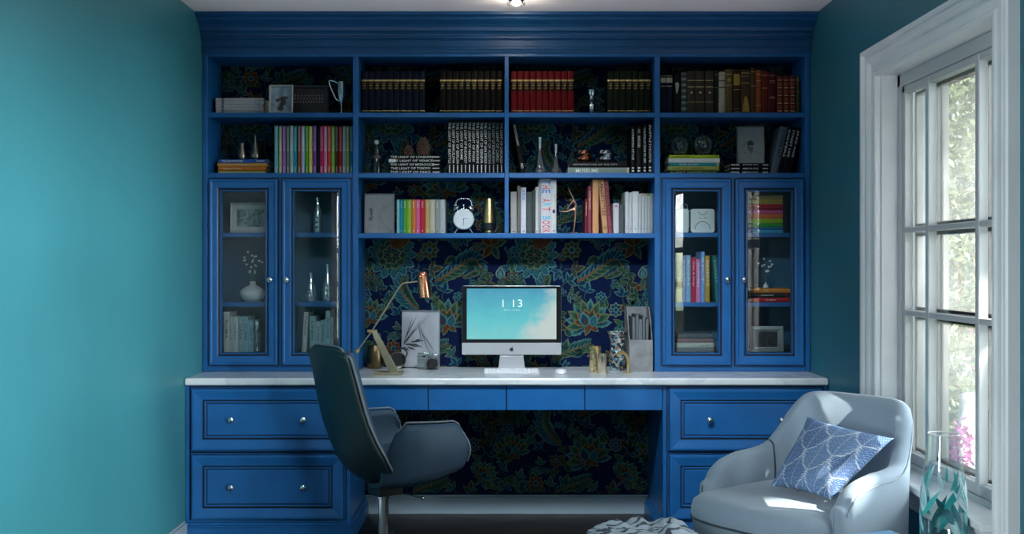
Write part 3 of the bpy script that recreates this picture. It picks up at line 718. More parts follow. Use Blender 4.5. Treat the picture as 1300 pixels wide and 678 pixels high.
# ---- second row, third bay
t=px_book(661,667.2,156,Z2,-.20,'#0c0c0e','black book with white lettering leaning on the left divider',.45,[('title',title('ON PHOTOGRAPHY',WHITE_T,.97,.55,.5)),('publisher',title('PRESS',WHITE_T,.2,.1,.5))]); lean(t,.024,-.19); t.location.x+=.002
zm=px_stack(None,Z2,-.20,720.8,798.6,[(8.4,'#75847d','grey-green book lettered MUSEUMS under the candle holders',[('title',title('MUSEUMS',WHITE_T,.87,.50,.58)),('end_band',bands([(.0,.035,CRM)]))],0,0),(7.2,'#0d0d0f','black book lying on the grey-green one under the candle holders',[('title',title('ARCHITECTURE OF THE CITY',bookmat('#9a9a98'),.93,.16,.30))],1.5,-3)],None,'')
for i,(a,bb,tp,s,zb) in enumerate([(800.6,806.4,160.5,'LONDON STYLE',.3),(807.6,814.6,160,'NY.  BRIDGES',.55),(815.6,821.2,157.5,'THE COLLECTION OF ART',.22),(822.2,829.6,154.6,'MAPPLETHORPE',.22)]):
    px_book(a,bb,tp,Z2,-.20,'#0c0c0e',f'black upright book with white lettering, {ORD[i]} of four at the right end of the bay',.45,[('title',title(s,WHITE_T,.93,zb,.5)),('publisher',title('II',WHITE_T,.14,.05,.5))],group='black books at the right end of the third bay')
# ---- second row, right bay
zg=px_stack(None,Z2,-.20,848.5,913.2,[(4.6,'#101410','black book with olive lettering at the bottom of the stack under glass globes',[('title',title('ALBERT WATERHOUSE',bookmat('#8a9a4a'),.97,.05,.6))],0,-.5),(5.5,'#8c9450','olive book in the stack under the glass globes',[('title',title('LIFE IN GREEN',bookmat('#4d5426'),.9,.3,.4))],-.5,-.3),(4.0,'#1f7e86','teal book in the stack under the glass globes',[('title',title('WATER AND LIGHT',WHITE_T,.8,.40,.5)),('end_band',bands([(.0,.05,CRM)]))],.8,-.5),(5.9,'#c2c6c4','thick white book in the stack under the glass globes',[('title',title('a','' or bookmat('#7c8080'),.5,.48,.4))],0,.3),(4.2,'#9ab02c','lime book on top of the stack under the glass globes',[('title',title('GARDEN BOOK',bookmat('#46520e'),.92,.6,.5)),('publisher',title('ED',bookmat('#46520e'),.08,.03,.5))],1.0,-.3)],None,'')
zf=px_stack(None,Z2,-.20,926.6,975.5,[(4.6,'#0d0d0f','black lettered book, %s of the stack under the botanical plaque'%s,[('title',title(q,WHITE_T,.68,.27,.5)),('publisher',title('----',WHITE_T,.97,.76,.35)),('end_mark',title('----',WHITE_T,.16,.02,.35))],-.5*(i==0),.3*i) for i,(s,q) in enumerate((('bottom','AMERICAN ICONS'),('middle','AMERICAN STYLE'),('top','JAPANESE ARTS')))],'black books under the botanical plaque','')
for i,(p,h,tpx,col,w) in enumerate([(982.3,161.5,9.0,'#51626e','blue-grey'),(989.8,160.8,5.0,'#101113','black'),(995.2,161.2,5.0,'#0d0d0f','black'),(1001.0,162.4,5.2,'#0d0d0f','black')]):
    y=-.20-.002*i; T=tpx*(y-CAMY)/F-.0006; ln=.225; H=(ZP(h,y)-Z2)/math.cos(ln)-T*math.tan(ln)*.5
    t=book_shape('book',('leaning blue-grey book at the right end of the second shelf','leaning black book next to the blue-grey one','leaning black book, second from the right end','rightmost leaning black book on the second shelf')[i],T,H,.18,bookmat(col),'leaning books on the second shelf',[('title',title(('FLOWER ART','COVERS','STREET LIFE','JAZZ AGE')[i],WHITE_T if i else bookmat('#27323a'),.93,.35,.5))])
    t.location=(XP(p,y),y,Z2+.0006); lean(t,T,ln)
# ---- third row, left bay: rainbow row
RB=[(306,325,'#7fb6c0','pale blue'),(325,347,'#1f84a6','bright blue'),(347,374,'#4f9a3c','green'),(374,403,'#8fae3c','yellow-green'),(403,432,'#cf7440','orange'),(432,460,'#d0608c','pink'),(460,493,'#b8283c','red'),(494,526,'#b79a64','tan'),(526,559,'#b5b3a2','cream'),(559,592,'#8a8f8e','grey'),(592,626,'#a9b0b4','pale grey')]
for i,(a,bb,h,w) in enumerate(RB):
    px_book(445+a/5.214,445+bb/5.214,253.6,Z3,-.21,h,f'{w} book in the rainbow row left of the alarm clock',.5,[('title',title(('GREECE','ITALY','FRANCE','SPAIN','INDIA')[i%5],WHITE_T,.95,.75,.28)),('publisher',title('I',WHITE_T if i<8 else BLACK_T,.10,.05,.12))],group='rainbow row beside the alarm clock')
# ---- third row, right bay
R3=[(52,105,120,'#9b9c9a','light grey book at the left end of the third shelf'),(108,137,72,'#6d6667','thin grey-brown book second on the third shelf'),(138,182,85,'#c3c8cf','white book with blue lettering on the third shelf'),(185,232,122,'#4a5152','charcoal grey book right of the white one with blue lettering'),(233,258,105,'#3e4748','thin dark grey book beside the charcoal one'),(258,284,80,'#c3bfc2','thin white book right of the dark grey books'),(284,305,10,'#97979b','tall thin grey book beside the thick book with big letters'),(305,388,8,'#c6c6cc','thick white book with large coloured letters down its spine'),(388,432,22,'#c2c4c4','tall white book left of the dancer figurine')]
def artbook(m,T,H,r):
    cs=[BLUE_T,RED_T,BLUE_T,None,RED_T,CYAN_T,RED_T,None,CYAN_T,RED_T,RED_T,RED_T]
    for i,ch in enumerate('THE ART BOOK'):
        if ch==' ': continue
        h=T*.78; zz=H*(.965-.081*i); w=H*.066
        m.text(ch,cs[i] or RED_T,lambda x,y,zz=zz:(y-h/2,spine_y(y-h/2,T,r)-.0006,zz-x),w=w,h=h)
for i,(a,bb,tp,h,lab) in enumerate(R3):
    dec=[('title',artbook)] if i==7 else [('publisher',title('II',BLACK_T,.06,.025,.4))]
    if i==2: dec.append(('title',title('ATLAS',BLUE_T,.94,.72,.5)))
    if i==8: dec.append(('emblem',lambda m,T,H,r:m.prism([(T*.28*math.cos(q*PI/4),H*.41+T*.4*math.sin(q*PI/4)) for q in range(8)],-r-.001,-r,bookmat('#5a3a66'))))
    px_book(640+a/6.5,640+bb/6.5,225+tp/6.5,Z3,-.21,h,lab,.5,dec,group='pale books on the third shelf')
for a,bb,tp,h,lab in [(665,689,180,'#5c1f2c','low dark red book right of the dancer figurine'),(690,722,75,'#7c3a44','burgundy book between the dark red and the peach ones'),(730,780,20,'#c08c66','upright peach book right of the burgundy one')]:
    px_book(640+a/6.5,640+bb/6.5,225+tp/6.5,Z3,-.21,h,lab,.5,[('title',title('INTERIORS',bookmat('#d9b09a'),.9,.5,.4) if a!=730 else title('I',RED_T,.07,.05,.2))])
for a,bb,tp,h,ln,lab,tt in [(813,860,22,'#b98a68',-.082,'peach book with dark lettering leaning on the upright one','ARCHITECTURE'),(862,894,28,'#8a4650',-.082,'burgundy book leaning behind the lettered peach one','HOUSES')]:
    t=px_book(640+a/6.5,640+bb/6.5,225+tp/6.5,Z3,-.21,h,lab,.5,[('title',title(tt,bookmat('#4a2c22'),.93,.32,.6)),('publisher',title('VX',bookmat('#4a2c22'),.13,.07,.5))]); globals()['lean'](t,T_of(t),ln)
for i,(a,bb,tp,h,lab) in enumerate([(900,948,215,'#b9b6ba','short white book with a pink mark right of the leaning books'),(949,990,232,'#4b5356','short dark grey book beside the short white one'),(998,1027,122,'#b7bcbe','tall white book, first of the white run at the right end'),(1028,1056,128,'#b3b8ba','white book, second of the white run at the right end'),(1058,1110,118,'#bcc1c3','thick white book, third of the white run at the right end'),(1111,1135,135,'#a9aeb2','pale grey book, fourth of the white run at the right end'),(1136,1160,135,'#a7acae','pale grey book with a pink top, fifth of the white run'),(1161,1184,135,'#a3a8a8','pale grey book with an olive top, sixth of the white run'),(1185,1208,135,'#9ea5a4','pale grey book with a green top, seventh of the white run'),(1209,1232,135,'#8a9296','grey book at the far right end of the third shelf')]):
    dec=[('publisher',title('-',BLACK_T,.12,.10,.2))]
    if i==0: dec=[('emblem',bands([(.86,.94,bookmat('#b07098'))],.5))]
    if i in (6,7,8): dec.append(('top_band',bands([(.94,.995,bookmat(('#c8788c','#8c8c46','#4f8a4a')[i-6]))])))
    px_book(640+a/6.5,640+bb/6.5,225+tp/6.5,Z3,-.21,h,lab,.5,dec,group='white run on the third shelf')
# ---- in the left cabinet
yc=-.19; zq=ZFL+.0003
Q=lambda p: 270+p/7.647
for i,(a,bb,tp,h) in enumerate([(105,165,85,'#aeb9b9'),(165,190,130,'#a7b4b6'),(190,245,130,'#b3bcbb'),(245,300,130,'#86a2a8'),(300,345,130,'#84a9b4'),(345,398,165,'#87adb8')]):
    px_book(Q(a),Q(bb),385+tp/7.647,zq,yc,h,f'{("white","white","white","grey-blue","pale blue","pale blue")[i]} book in the left cabinet beside the glass candlestick, {ORD[i]} from left',.55,[('title',title(('ROMA','OSLO','LIVING','CASA','HOME','ART')[i],bookmat('#4a5e66'),.8,.35,.4))],Dp=.15,group='pale books in the left glazed cabinet')
for i,(a,bb,tp,h) in enumerate([(940,1000,125,'#8fb0b6'),(1000,1050,178,'#9fb4b8'),(1050,1095,165,'#8fb0b8'),(1095,1142,75,'#90b3bb'),(1144,1172,140,'#8aa6ae')]):
    px_book(Q(a),Q(bb),385+tp/7.647,zq,yc,h,f'pale book behind the second cabinet door, {ORD[i]} right of the leaning white one',.55,[('title',title(('LINEN','STUDIO','NORD','ARCHIVE','X')[i],bookmat('#41565e'),.85,.35,.4))],Dp=.15,group='pale books in the left glazed cabinet')
t=px_book(382.6,388.6,396.5,zq,yc,'#b4babb','white book leaning to the right behind the second cabinet door',.55,[('title',title('PARIS',bookmat('#6a7478'),.9,.4,.4))],Dp=.15); lean(t,.025,.066)
# ---- in the right cabinet
V=lambda p: 850+p/6.165
for i,(a,bb,tp,h,w) in enumerate([(52,101,530,'#c4c08a','pale yellow'),(103,128,555,'#8c92c0','lavender'),(128,166,550,'#7aa6c4','pale blue'),(168,206,565,'#a82c44','crimson'),(207,243,580,'#b878ac','pink'),(244,277,522,'#6c96cc','taller sky blue'),(279,315,553,'#b18d38','mustard')]):
    px_book(V(a),V(bb),235+tp/6.165,ZL2,yc,h,f'{w} book on the middle shelf of the right cabinet',.5,[('title',title(('NATURE','LAKES','RIVERS','Cats & Dogs','FLOWERS','SKY','DESERTS')[i],WHITE_T,.9,.35,.4))],Dp=.16,group='coloured books in the right glazed cabinet')
t=px_book(909.0,914.6,324.5,ZL2,yc,'#1f6a66','dark green book leaning left on the mustard one in the right cabinet',.5,[('title',title('FOREST',bookmat('#6fb0a8'),.9,.4,.4))],Dp=.16); lean(t,.022,-.085)
px_stack(None,zq,yc,857.5,906.5,[(6,'#6a7276','dark grey book at the bottom of the low stack in the right cabinet',None,1,-.5),(6.8,'#a9b2ad','white book in the low stack in the right cabinet',[('title',title('a n f',bookmat('#4a5052'),.3,.12,.3))],0,-.3),(5.4,'#7a6668','brown book in the low stack in the right cabinet',None,2,-1.2),(6.4,'#4d565e','dark slate book on top of the low stack in the right cabinet',None,3,-2)],None,'')
px_stack(None,ZL1,yc,950.5,993.7,[(3.6,'#3f9cc0','light blue book at the bottom of the rainbow stack',None,0,0),(3.6,'#1f6a9a','blue book in the rainbow stack',None,0,0),(5.2,'#2f8a34','green book in the rainbow stack',None,0,0),(5.8,'#8fb22e','lime book in the rainbow stack',None,0,0),(6.0,'#cc6a3c','orange book in the rainbow stack',None,0,0),(4.4,'#c85a90','pink book in the rainbow stack',None,0,0),(3.4,'#8a1f34','dark red book in the rainbow stack',None,0,0),(4.4,'#b02a40','crimson book in the rainbow stack',None,0,0),(6.2,'#a89a44','mustard book in the rainbow stack',None,0,0),(5.4,'#a4966e','tan book on top of the rainbow stack',None,0,0)],None,'')
px_stack(None,ZL2,yc,950.5,1003.2,[(5.8,'#a02228','red book at the bottom of the stack of three in the right cabinet',[('title',title('Surgery',WHITE_T,.60,.34,.5))],0,0),(5.8,'#141a1e','black book in the middle of the stack of three in the right cabinet',[('title',title('anatomy',WHITE_T,.7,.4,.4)),('end_mark',bands([(.08,.09,RED_T)]))],0,-.5),(6.0,'#b8742c','orange book on top of the stack of three in the right cabinet',[('title',title('DIET',CRM,.65,.5,.4))],1,0)],None,'')
# ================================================================ ornaments on the shelves
CLEAR=glass_mat('clear_glass',(.93,.96,.97),f0=1.5,boost=2.0,cap=.45)
SILV=mat('brushed_silver',(.62,.66,.68),.22,1.0,var=.06)
PEWT=mat('bronze_pewter',(.30,.25,.20),.3,1.0,var=.12)
COPPER=mat('polished_copper',(.72,.30,.17),.2,1.0,var=.05)
PORC=mat('matt_porcelain',(.55,.60,.61),.45,var=.05)
PALEF=mat('pale_frame_paint',(.44,.43,.43),.5,var=.06)
DARKF=mat('dark_frame_wood',(.060,.052,.052),.5,var=.15)
def xz(px,py,y): return XP(px,y),ZP(py,y)
def vase(name,label,cat,px,pyb,zb,y,prof,mt,parts=None,group=None,segs=24):
    """prof in photo pixels: (radius, height above the base)"""
    s=(y-CAMY)/F
    t=thing(name,label,cat,(XP(px,y),y,zb+.0004),group=group)
    m=MB(); m.lathe([(r*s,h*s) for r,h in prof],mt,segs); m.build('body',t,solid=0)
    for pn,fn in (parts or []): m=MB(); fn(m,s); m.build(pn,t)
    return t
def frame(label,p0,p1,ytop,zb,y,fm,fw,picture,mount=None,lean=-.06,cat='photo frame',dp=.016,name='photo_frame'):
    x0,x1=XP(p0,y),XP(p1,y); W=(x1-x0); H=(ZP(ytop,y)-zb)
    t=thing(name,label,cat,((x0+x1)/2,y,zb+.0015),(lean,0,0))
    m=MB(); m.loft(-W/2,W/2,0,H,[(0,0,fm),(0,-dp,fm),(fw*.25,-dp-.002,fm),(fw*.8,-dp,fm),(fw,-dp*.6,fm),(fw,-.002,fm)],cap=False); m.build('frame',t)
    m=MB(); m.box(-W/2+.001,W/2-.001,-.003,.001,.001,H-.001,DARKF); m.build('backing',t)
    if mount:
        mw,mm=mount
        m=MB(); m.loft(-W/2+fw,W/2-fw,fw,H-fw,[(0,-.0045,mm),(mw,-.0045,mm),(mw,-.0036,mm)],cap=False); m.build('mount',t); i=fw+mw
    else: i=fw
    m=MB(); m.add([(-W/2+i,-.0034,i),(W/2-i,-.0034,i),(W/2-i,-.0034,H-i),(-W/2+i,-.0034,H-i)],[(0,1,2,3)],picture); m.build('picture',t)
    return t
def picture_mat(name,c1,c2,c3,scale,dist=1.5,detail=4):
    m,nt,b=nodes_of(name); N,L=nt.nodes,nt.links
    tc=N.new('ShaderNodeTexCoord'); nz=N.new('ShaderNodeTexNoise'); nz.inputs['Scale'].default_value=scale; nz.inputs['Detail'].default_value=detail; nz.inputs['Distortion'].default_value=dist
    L.new(tc.outputs['Object'],nz.inputs['Vector']); rp=N.new('ShaderNodeValToRGB'); e=rp.color_ramp.elements
    e[0].position=.36; e[0].color=(*c1,1); e[1].position=.64; e[1].color=(*c3,1); k=e.new(.5); k.color=(*c2,1)
    L.new(nz.outputs['Fac'],rp.inputs['Fac']); L.new(rp.outputs['Color'],b.inputs['Base Color']); b.inputs['Roughness'].default_value=.35
    return m
PM1=picture_mat('photo_pale_blue',(.32,.40,.46),(.20,.27,.33),(.10,.14,.19),9)
PM2=picture_mat('photo_dark_group',(.010,.009,.009),(.018,.014,.013),(.035,.03,.03),30)
PM3=picture_mat('photo_petals',(.03,.06,.06),(.16,.23,.24),(.42,.50,.51),16,3)
PM4=picture_mat('photo_dark_portrait',(.010,.012,.016),(.02,.024,.03),(.10,.11,.12),16)
# top left photo frames
t=frame('silver framed photo of two dark shapes on pale blue, beside the white books',342,372,108.6,Z1,-.225,PALEF,.008,PM1)
m=MB(); HH=ZP(108.6,-.225)-Z1
for cx,cz,rx,rz in ((-.018,.066,.010,.009),(.006,.072,.017,.013),(.012,.058,.013,.02),(.0,.040,.010,.016),(.022,.078,.014,.008),(-.004,.025,.016,.012)):
    m.prism([(cx+rx*math.cos(q*PI/6),cz+rz*math.sin(q*PI/6)) for q in range(12)],-.0042,-.0038,DARKF)
m.build('printed_figures',t)
t=frame('dark framed group photograph behind the silver frame on the top left shelf',366,417.5,109,Z1,-.10,DARKF,.014,PM2,lean=-.04)
m=MB()
for r in range(3):
    for k in range(9+r):
        cx=-.078+.156*(k+.5)/(9+r); cz=.108-.016*r; m.prism([(cx+.0045*math.cos(q*PI/4),cz+.006*math.sin(q*PI/4)) for q in range(8)],-.0042,-.0038,cmat('#8a7d78'))
m.build('printed_faces',t)
# trophy cup
y=-.20; s=(y-CAMY)/F
t=thing('trophy_cup','tall silver trophy cup with one long handle at the right of the top left bay','trophy',(XP(433.5,y),y,Z1+.0004))
m=MB(); m.lathe([(4.2*s,0),(4.2*s,1*s),(1.4*s,2.2*s),(.7*s,5*s),(.8*s,12*s),(2.2*s,15*s),(4.2*s,20*s),(5.0*s,28*s),(5.3*s,41*s),(5.0*s,41.2*s),(4.5*s,28*s),(2*s,17*s),(0,16.5*s)],SILV,24); m.build('cup',t)
m=MB(); m.tube(catmull([(-5*s,0,40*s),(-10*s,0,42*s),(-15.4*s,0,42.5*s),(-14.8*s,0,37*s),(-11*s,0,28*s),(-7.5*s,0,20*s),(-3.2*s,0,17*s)],5),1.0*s,SILV,8); m.build('handle',t)
# glass goblet between red and green sets
vase('silver_goblet','small silver goblet with a knobbed stem between red and green leather books','goblet',751,141,Z1,-.17,[(5.4,0),(5.4,1.2),(2,3),(3.6,6),(4.3,9),(4.6,13),(2.4,15.5),(4.2,17.5),(5.6,20),(2.6,22),(4.6,24.5),(5.4,28),(5.5,32),(5,32),(3.6,26),(0,25)],mat('bright_silver',(.8,.82,.84),.16,1,var=.03))
# metal vases on the left stack
for px,lab,pr in ((307,'squat bronze teardrop vase standing on the flat stack of coloured books',[(4.2,0),(5.8,4),(5.6,8),(4.0,14),(3.0,18),(3.3,21.6),(2.8,21.6),(2.2,18),(0,17)]),(324.2,'taller bronze teardrop vase standing on the flat stack of coloured books',[(4.4,0),(6.1,4),(5.9,9),(4.2,16),(2.4,23),(1.5,28),(1.8,32),(1.3,32),(.9,28),(0,27)])):
    vase('bronze_vase',lab,'vase',px,199,zl,-.13,pr,PEWT,group='bronze vases')
# dark decanter
y=-.16
vase('decanter','dark green glass decanter with a pale round stopper on the second shelf','decanter',478,218,Z2,y,[(6.6,0),(6.9,2),(6.6,14),(6.2,22),(4.5,29),(2.6,34),(2.4,38),(0,38)],mat('dark_green_glass',(.006,.016,.018),.12,var=.1),[('label_ring',lambda m,s:m.lathe([(6.5*s,20*s),(6.4*s,24*s)],DARKF,24,cap=False)),('stopper',lambda m,s:m.ball((0,0,41.2*s),3.0*s,PORC))])
# pine cones
def pinecone(label,px,zb,y,R,H,n,tilt):
    s=(y-CAMY)/F; t=thing('pine_cone',label,'pine cone',(XP(px,y),y,zb+.0006),(0,tilt,0),group='pine cones on the flat black books')
    m=MB(); core=mat('cone_core',(.035,.018,.012),.8); sc=mat('cone_scale',(.16,.085,.055),.7,var=.35,scale=90)
    m.lathe([(R*.35*s,0),(R*.6*s,H*.25*s),(R*.45*s,H*.6*s),(.1*s,H*.9*s)],core,12); m.build('core',t)
    m=MB()
    for i in range(n):
        k=(i+.5)/n; z=H*(.04+.92*k); r=R*(math.sin(PI*(.22+.72*k)))**.8; a=i*2.39996
        w=R*.26*(1-.45*k); u=Vector((math.cos(a),math.sin(a),0)); v=Vector((-math.sin(a),math.cos(a),0)); up=.3+.5*k
        p=[u*r*.4+v*w*.5+Vector((0,0,z)),u*r*.4-v*w*.5+Vector((0,0,z)),u*r*.92-v*w+Vector((0,0,z+R*up*.35)),u*r*1.06+Vector((0,0,z+R*up*.5)),u*r*.92+v*w+Vector((0,0,z+R*up*.35))]
        p=[q*s for q in p]; q=[a_+Vector((0,0,-R*.13*s)) for a_ in p]
        m.add(p+q,[(0,1,2,3,4),(9,8,7,6,5),(1,6,7,2),(2,7,8,3),(3,8,9,4),(4,9,5,0)],sc)
    m.build('scales',t)
pinecone('small round pine cone on the flat black books',518.6,ZLIGHT,-.16,6.4,12.6,42,.0)
pinecone('large pointed pine cone on the flat black books',537.4,ZLIGHT,-.14,9.0,22.5,90,.0)
# glass carafes
for px,k,lab in ((685.3,1,'larger clear glass carafe with a wide ring base in the third bay'),(705.8,.74,'smaller clear glass carafe in the third bay')):
    pr=[(9.6,0),(11,1.4),(11,4),(8.2,9),(5.8,16),(4.0,24),(3.0,32),(2.7,38),(3.3,47),(2.9,47),(2.3,38),(2.5,32),(3.5,24),(5.2,16),(7.5,9),(9.8,4.4),(9.5,3),(0,2.6)]
    vase('carafe',lab,'carafe',px,218,Z2,-.17,[(r*(k**.5 if k<1 else 1)*(.85 if k<1 else 1),h*k*(1.1 if k<1 else 1)) for r,h in pr],CLEAR,[('silver_neck',lambda m,s,k=k:m.lathe([(3.05*s*k,33*s*k*(1.1 if k<1 else 1)),(2.95*s*k,38*s*k*(1.1 if k<1 else 1)),(3.5*s*k,47.2*s*k*(1.1 if k<1 else 1))],SILV,20,cap=False)),('base_ring',lambda m,s,k=k:m.lathe([(9*s*k,.4*s),(10*s*k,2*s*k),(8*s*k,5*s*k),(7*s*k,3*s*k)],SILV,20,cap=False))],group='glass carafes')
# candle holders
for px,mt,w in ((742,COPPER,'copper'),(769.5,SILV,'silver')):
    s=(-.15-CAMY)/F
    t=thing('candle_holder',f'faceted {w} candle holder on the two flat books','candle holder',(XP(px,-.15),-.15,zm+.0004),group='faceted candle holders')
    m=MB(); n=12; rows=[(7,0),(9.6,3.5),(7.6,7),(10.2,11),(8,15.4),(6.6,15.4),(6,9),(0,8)]
    P=[]
    for i,(r,h) in enumerate(rows): P.append([((r*(1.06 if (k+i)%2 else .94))*s*math.cos(2*PI*k/n),(r*(1.06 if (k+i)%2 else .94))*s*math.sin(2*PI*k/n),h*s) for k in range(n)])
    m.grid(P,mt,smooth=False,closed_v=True,flip=True); m.add(P[0],[tuple(reversed(range(n)))],mt); m.build('cup',t)
    m=MB(); m.lathe([(4.6*s,8.2*s),(4.6*s,11*s),(0,11.4*s)],PORC,16); m.build('tealight',t)
# glass globes
for px,r,w in ((862.6,12,'smaller'),(892.8,13.2,'larger')):
    s=(-.13-CAMY)/F; t=thing('glass_globe',f'{w} clear glass globe on the lime book stack','glass globe',(XP(px,-.13),-.13,zg+.0004),group='glass globes')
    m=MB(); m.ball((0,0,(r+1.4)*s),r*s,CLEAR,1,28,18); m.build('globe',t)
    m=MB(); m.lathe([(4.4*s,0),(4.6*s,.8*s),(3.4*s,2.0*s),(0,2.0*s)],SILV,20); m.build('foot',t)
# botanical plaque
t=frame('grey botanical plaque with a dark flower drawing on the black books','935.4' and 935.4,970,161,zf,-.16,cmat('#7c8184',.7),.004,cmat('#878c8e',.8),lean=-.05,cat='plaque',name='botanical_plaque',dp=.012)
INK=mat('ink_drawing',(.05,.055,.06),.8)
def leafpoly(m,cx,cz,a,L,W,y,mt):
    ca,sa=math.cos(a),math.sin(a); q=[]
    for k in range(6): u=k/5; q.append((u*L,W*.5*math.sin(PI*u**.8)))
    q=[(u,-v) for u,v in q]+[(u,v) for u,v in q[-2:0:-1]]
    m.add([(cx+u*ca-v*sa,y,cz+u*sa+v*ca) for u,v in q],[tuple(range(len(q)))],mt)
m=MB(); H=ZP(161,-.16)-zf
for k in range(7): leafpoly(m,0,H*.50,PI/2+(k-3)*.42,.030-.003*abs(k-3),.010,-.0042,INK)
for k in range(4): leafpoly(m,.0,H*(.32+.03*k),PI/2+(.9 if k%2 else -.9),.020,.007,-.0042,INK)
leafpoly(m,0,H*.22,PI/2,.05,.003,-.0041,INK)
for cx,cz,a in ((-.028,.105,2.2),(-.022,.055,2.8),(.03,.05,.6),(-.033,.09,1.2)): leafpoly(m,cx,cz,a,.012,.004,-.0042,INK)
m.build('flower_drawing',t)
# grey sketch canvas, third row
t=frame('grey canvas with a faint ink sketch at the left of the third shelf',463,501,246,Z3,-.155,cmat('#777c82',.8),.003,picture_mat('sketch_canvas',(.24,.25,.26),(.22,.23,.245),(.18,.19,.20),10),lean=-.05,cat='canvas',name='sketch_canvas',dp=.016)
m=MB()
for k in range(26):
    cx=-.042+random.gauss(0,.005); cz=random.uniform(.06,.12); leafpoly(m,cx,cz,PI/2+random.gauss(0,.35),random.uniform(.01,.03),.0025,-.0042,INK)
for k in range(18):
    cx=random.uniform(-.02,.03); cz=random.uniform(.05,.15); leafpoly(m,cx,cz,PI/2+random.gauss(0,.9),random.uniform(.005,.016),.0012,-.0042,cmat('#5c6065'))
m.build('ink_sketch',t)
# alarm clock
y=-.17; s=(y-CAMY)/F
t=thing('alarm_clock','chrome twin-bell alarm clock with a white dial on the third shelf','alarm clock',(XP(588.8,y),y,Z3+.003))
def ydisc(m,r,y0,y1,cx,cz,mt,n=32):
    m.prism([(cx+r*math.cos(2*PI*k/n),cz+r*math.sin(2*PI*k/n)) for k in range(n)],y0,y1,mt)
cz=17.6*s; R=13.6*s
m=MB(); ydisc(m,R,-.012,.018,0,cz,SILV); m.build('case',t,bevel=.003)
m=MB(); ydisc(m,R*.92,-.0135,-.0122,0,cz,cmat('#c9d3d8',.4)); m.build('dial',t)
m=MB()
for k in range(12): a=k*PI/6; m.box(R*.8*math.sin(a)-.0007,R*.8*math.sin(a)+.0007,-.0140,-.0136,cz+R*.8*math.cos(a)-.0012,cz+R*.8*math.cos(a)+.0012,BLACK)
m.build('hour_marks',t)
for a,L,w,pn in ((math.radians(78),R*.5,.0011,'minute_hand'),(math.radians(184),R*.72,.0014,'hour_hand')):
    m=MB(); d=Vector((math.sin(a),0,math.cos(a))); n_=Vector((math.cos(a),0,-math.sin(a))); c0=Vector((0,-.0144,cz))-d*.004
    m.add([c0-n_*w,c0+n_*w,c0+d*L+n_*w*.5,c0+d*L-n_*w*.5],[(0,1,2,3)],BLACK); m.build(pn,t)
for sx in (-1,1):
    m=MB(); m.tube([(sx*7*s,0,7*s),(sx*11.3*s,0,0)],[1.1*s,.9*s],SILV,8); m.build('foot',t)
    m=MB(); m.xf=Matrix.Translation((sx*8.4*s,0,31*s))@Matrix.Rotation(sx*.62,4,'Y'); m.lathe([(5*s,0),(4.8*s,1.4*s),(3.6*s,3.2*s),(1.2*s,4.2*s),(0,4.3*s)],SILV,16); m.tube([(0,0,-2*s),(0,0,6*s)],.8*s,SILV,8); m.build('bell',t)
m=MB(); m.tube(catmull([(-10*s,0,34*s),(-9.4*s,0,40*s),(-5*s,0,43.3*s),(5*s,0,43.3*s),(9.4*s,0,40*s),(10*s,0,34*s)],5),.9*s,SILV,8); m.build('carry_handle',t)
m=MB(); m.tube([(0,0,30*s),(0,0,35*s)],.7*s,SILV,8); m.ball((0,0,35.5*s),1.7*s,SILV,1,10,8); m.build('hammer',t)
# gold vase
vase('brass_vase','tapered brass vase with a dark lower band at the right of the clock','vase',621.3,294,Z3,-.15,[(4.6,0),(5.6,1.2),(5.2,3.4),(8.6,6),(8.9,14)],BLACK,[('gold_sleeve',lambda m,s:m.lathe([(8.95*s,13.6*s),(8.5*s,22*s),(5.9*s,44*s),(5.3*s,44*s),(7.6*s,22*s),(0,18*s)],GOLD,28)),('gold_foot',lambda m,s:m.lathe([(5.2*s,.2*s),(6.0*s,1.4*s),(5.6*s,4*s),(5.5*s,1*s)],GOLD,24,cap=False))])
# dancer figurine
y=-.18; s=(y-CAMY)/F
BRZ=mat('cast_bronze',(.34,.20,.14),.38,.85,var=.15)
t=thing('dancer_figurine','slim bronze dancer figurine bending forward with one leg raised','figurine',(XP(728.5,y),y,Z3+.0004))
def fp(px,py,d=0): return ((640+px/6.5-728.5)*s,d,(ZP(225+py/6.5,y)-Z3))
m=MB(); m.lathe([(5.4*s,0),(5.4*s,.8*s),(4.4*s,1.4*s),(0,1.6*s)],BRZ,20); m.build('base',t)
import itertools
def skin(joints,edges,name,par,mt):
    """one continuous skinned body: joints [(co,r)]"""
    me=bpy.data.meshes.new(name); me.from_pydata([j[0] for j in joints],edges,[]); me.materials.append(mt)
    ob=bpy.data.objects.new(name,me); C.objects.link(ob); ob.parent=par
    sk=ob.modifiers.new('skin','SKIN'); lay=me.skin_vertices[0].data if me.skin_vertices else None
    if lay is None:
        bm=bmesh.new(); bm.from_mesh(me); bm.verts.layers.skin.verify(); bm.to_mesh(me); bm.free(); lay=me.skin_vertices[0].data
    for v,j in zip(lay,joints): v.radius=(j[1],j[1]); v.use_root=False
    lay[0].use_root=True; sk.use_smooth_shade=True
    ss=ob.modifiers.new('smooth','SUBSURF'); ss.levels=2; ss.render_levels=2
    return ob
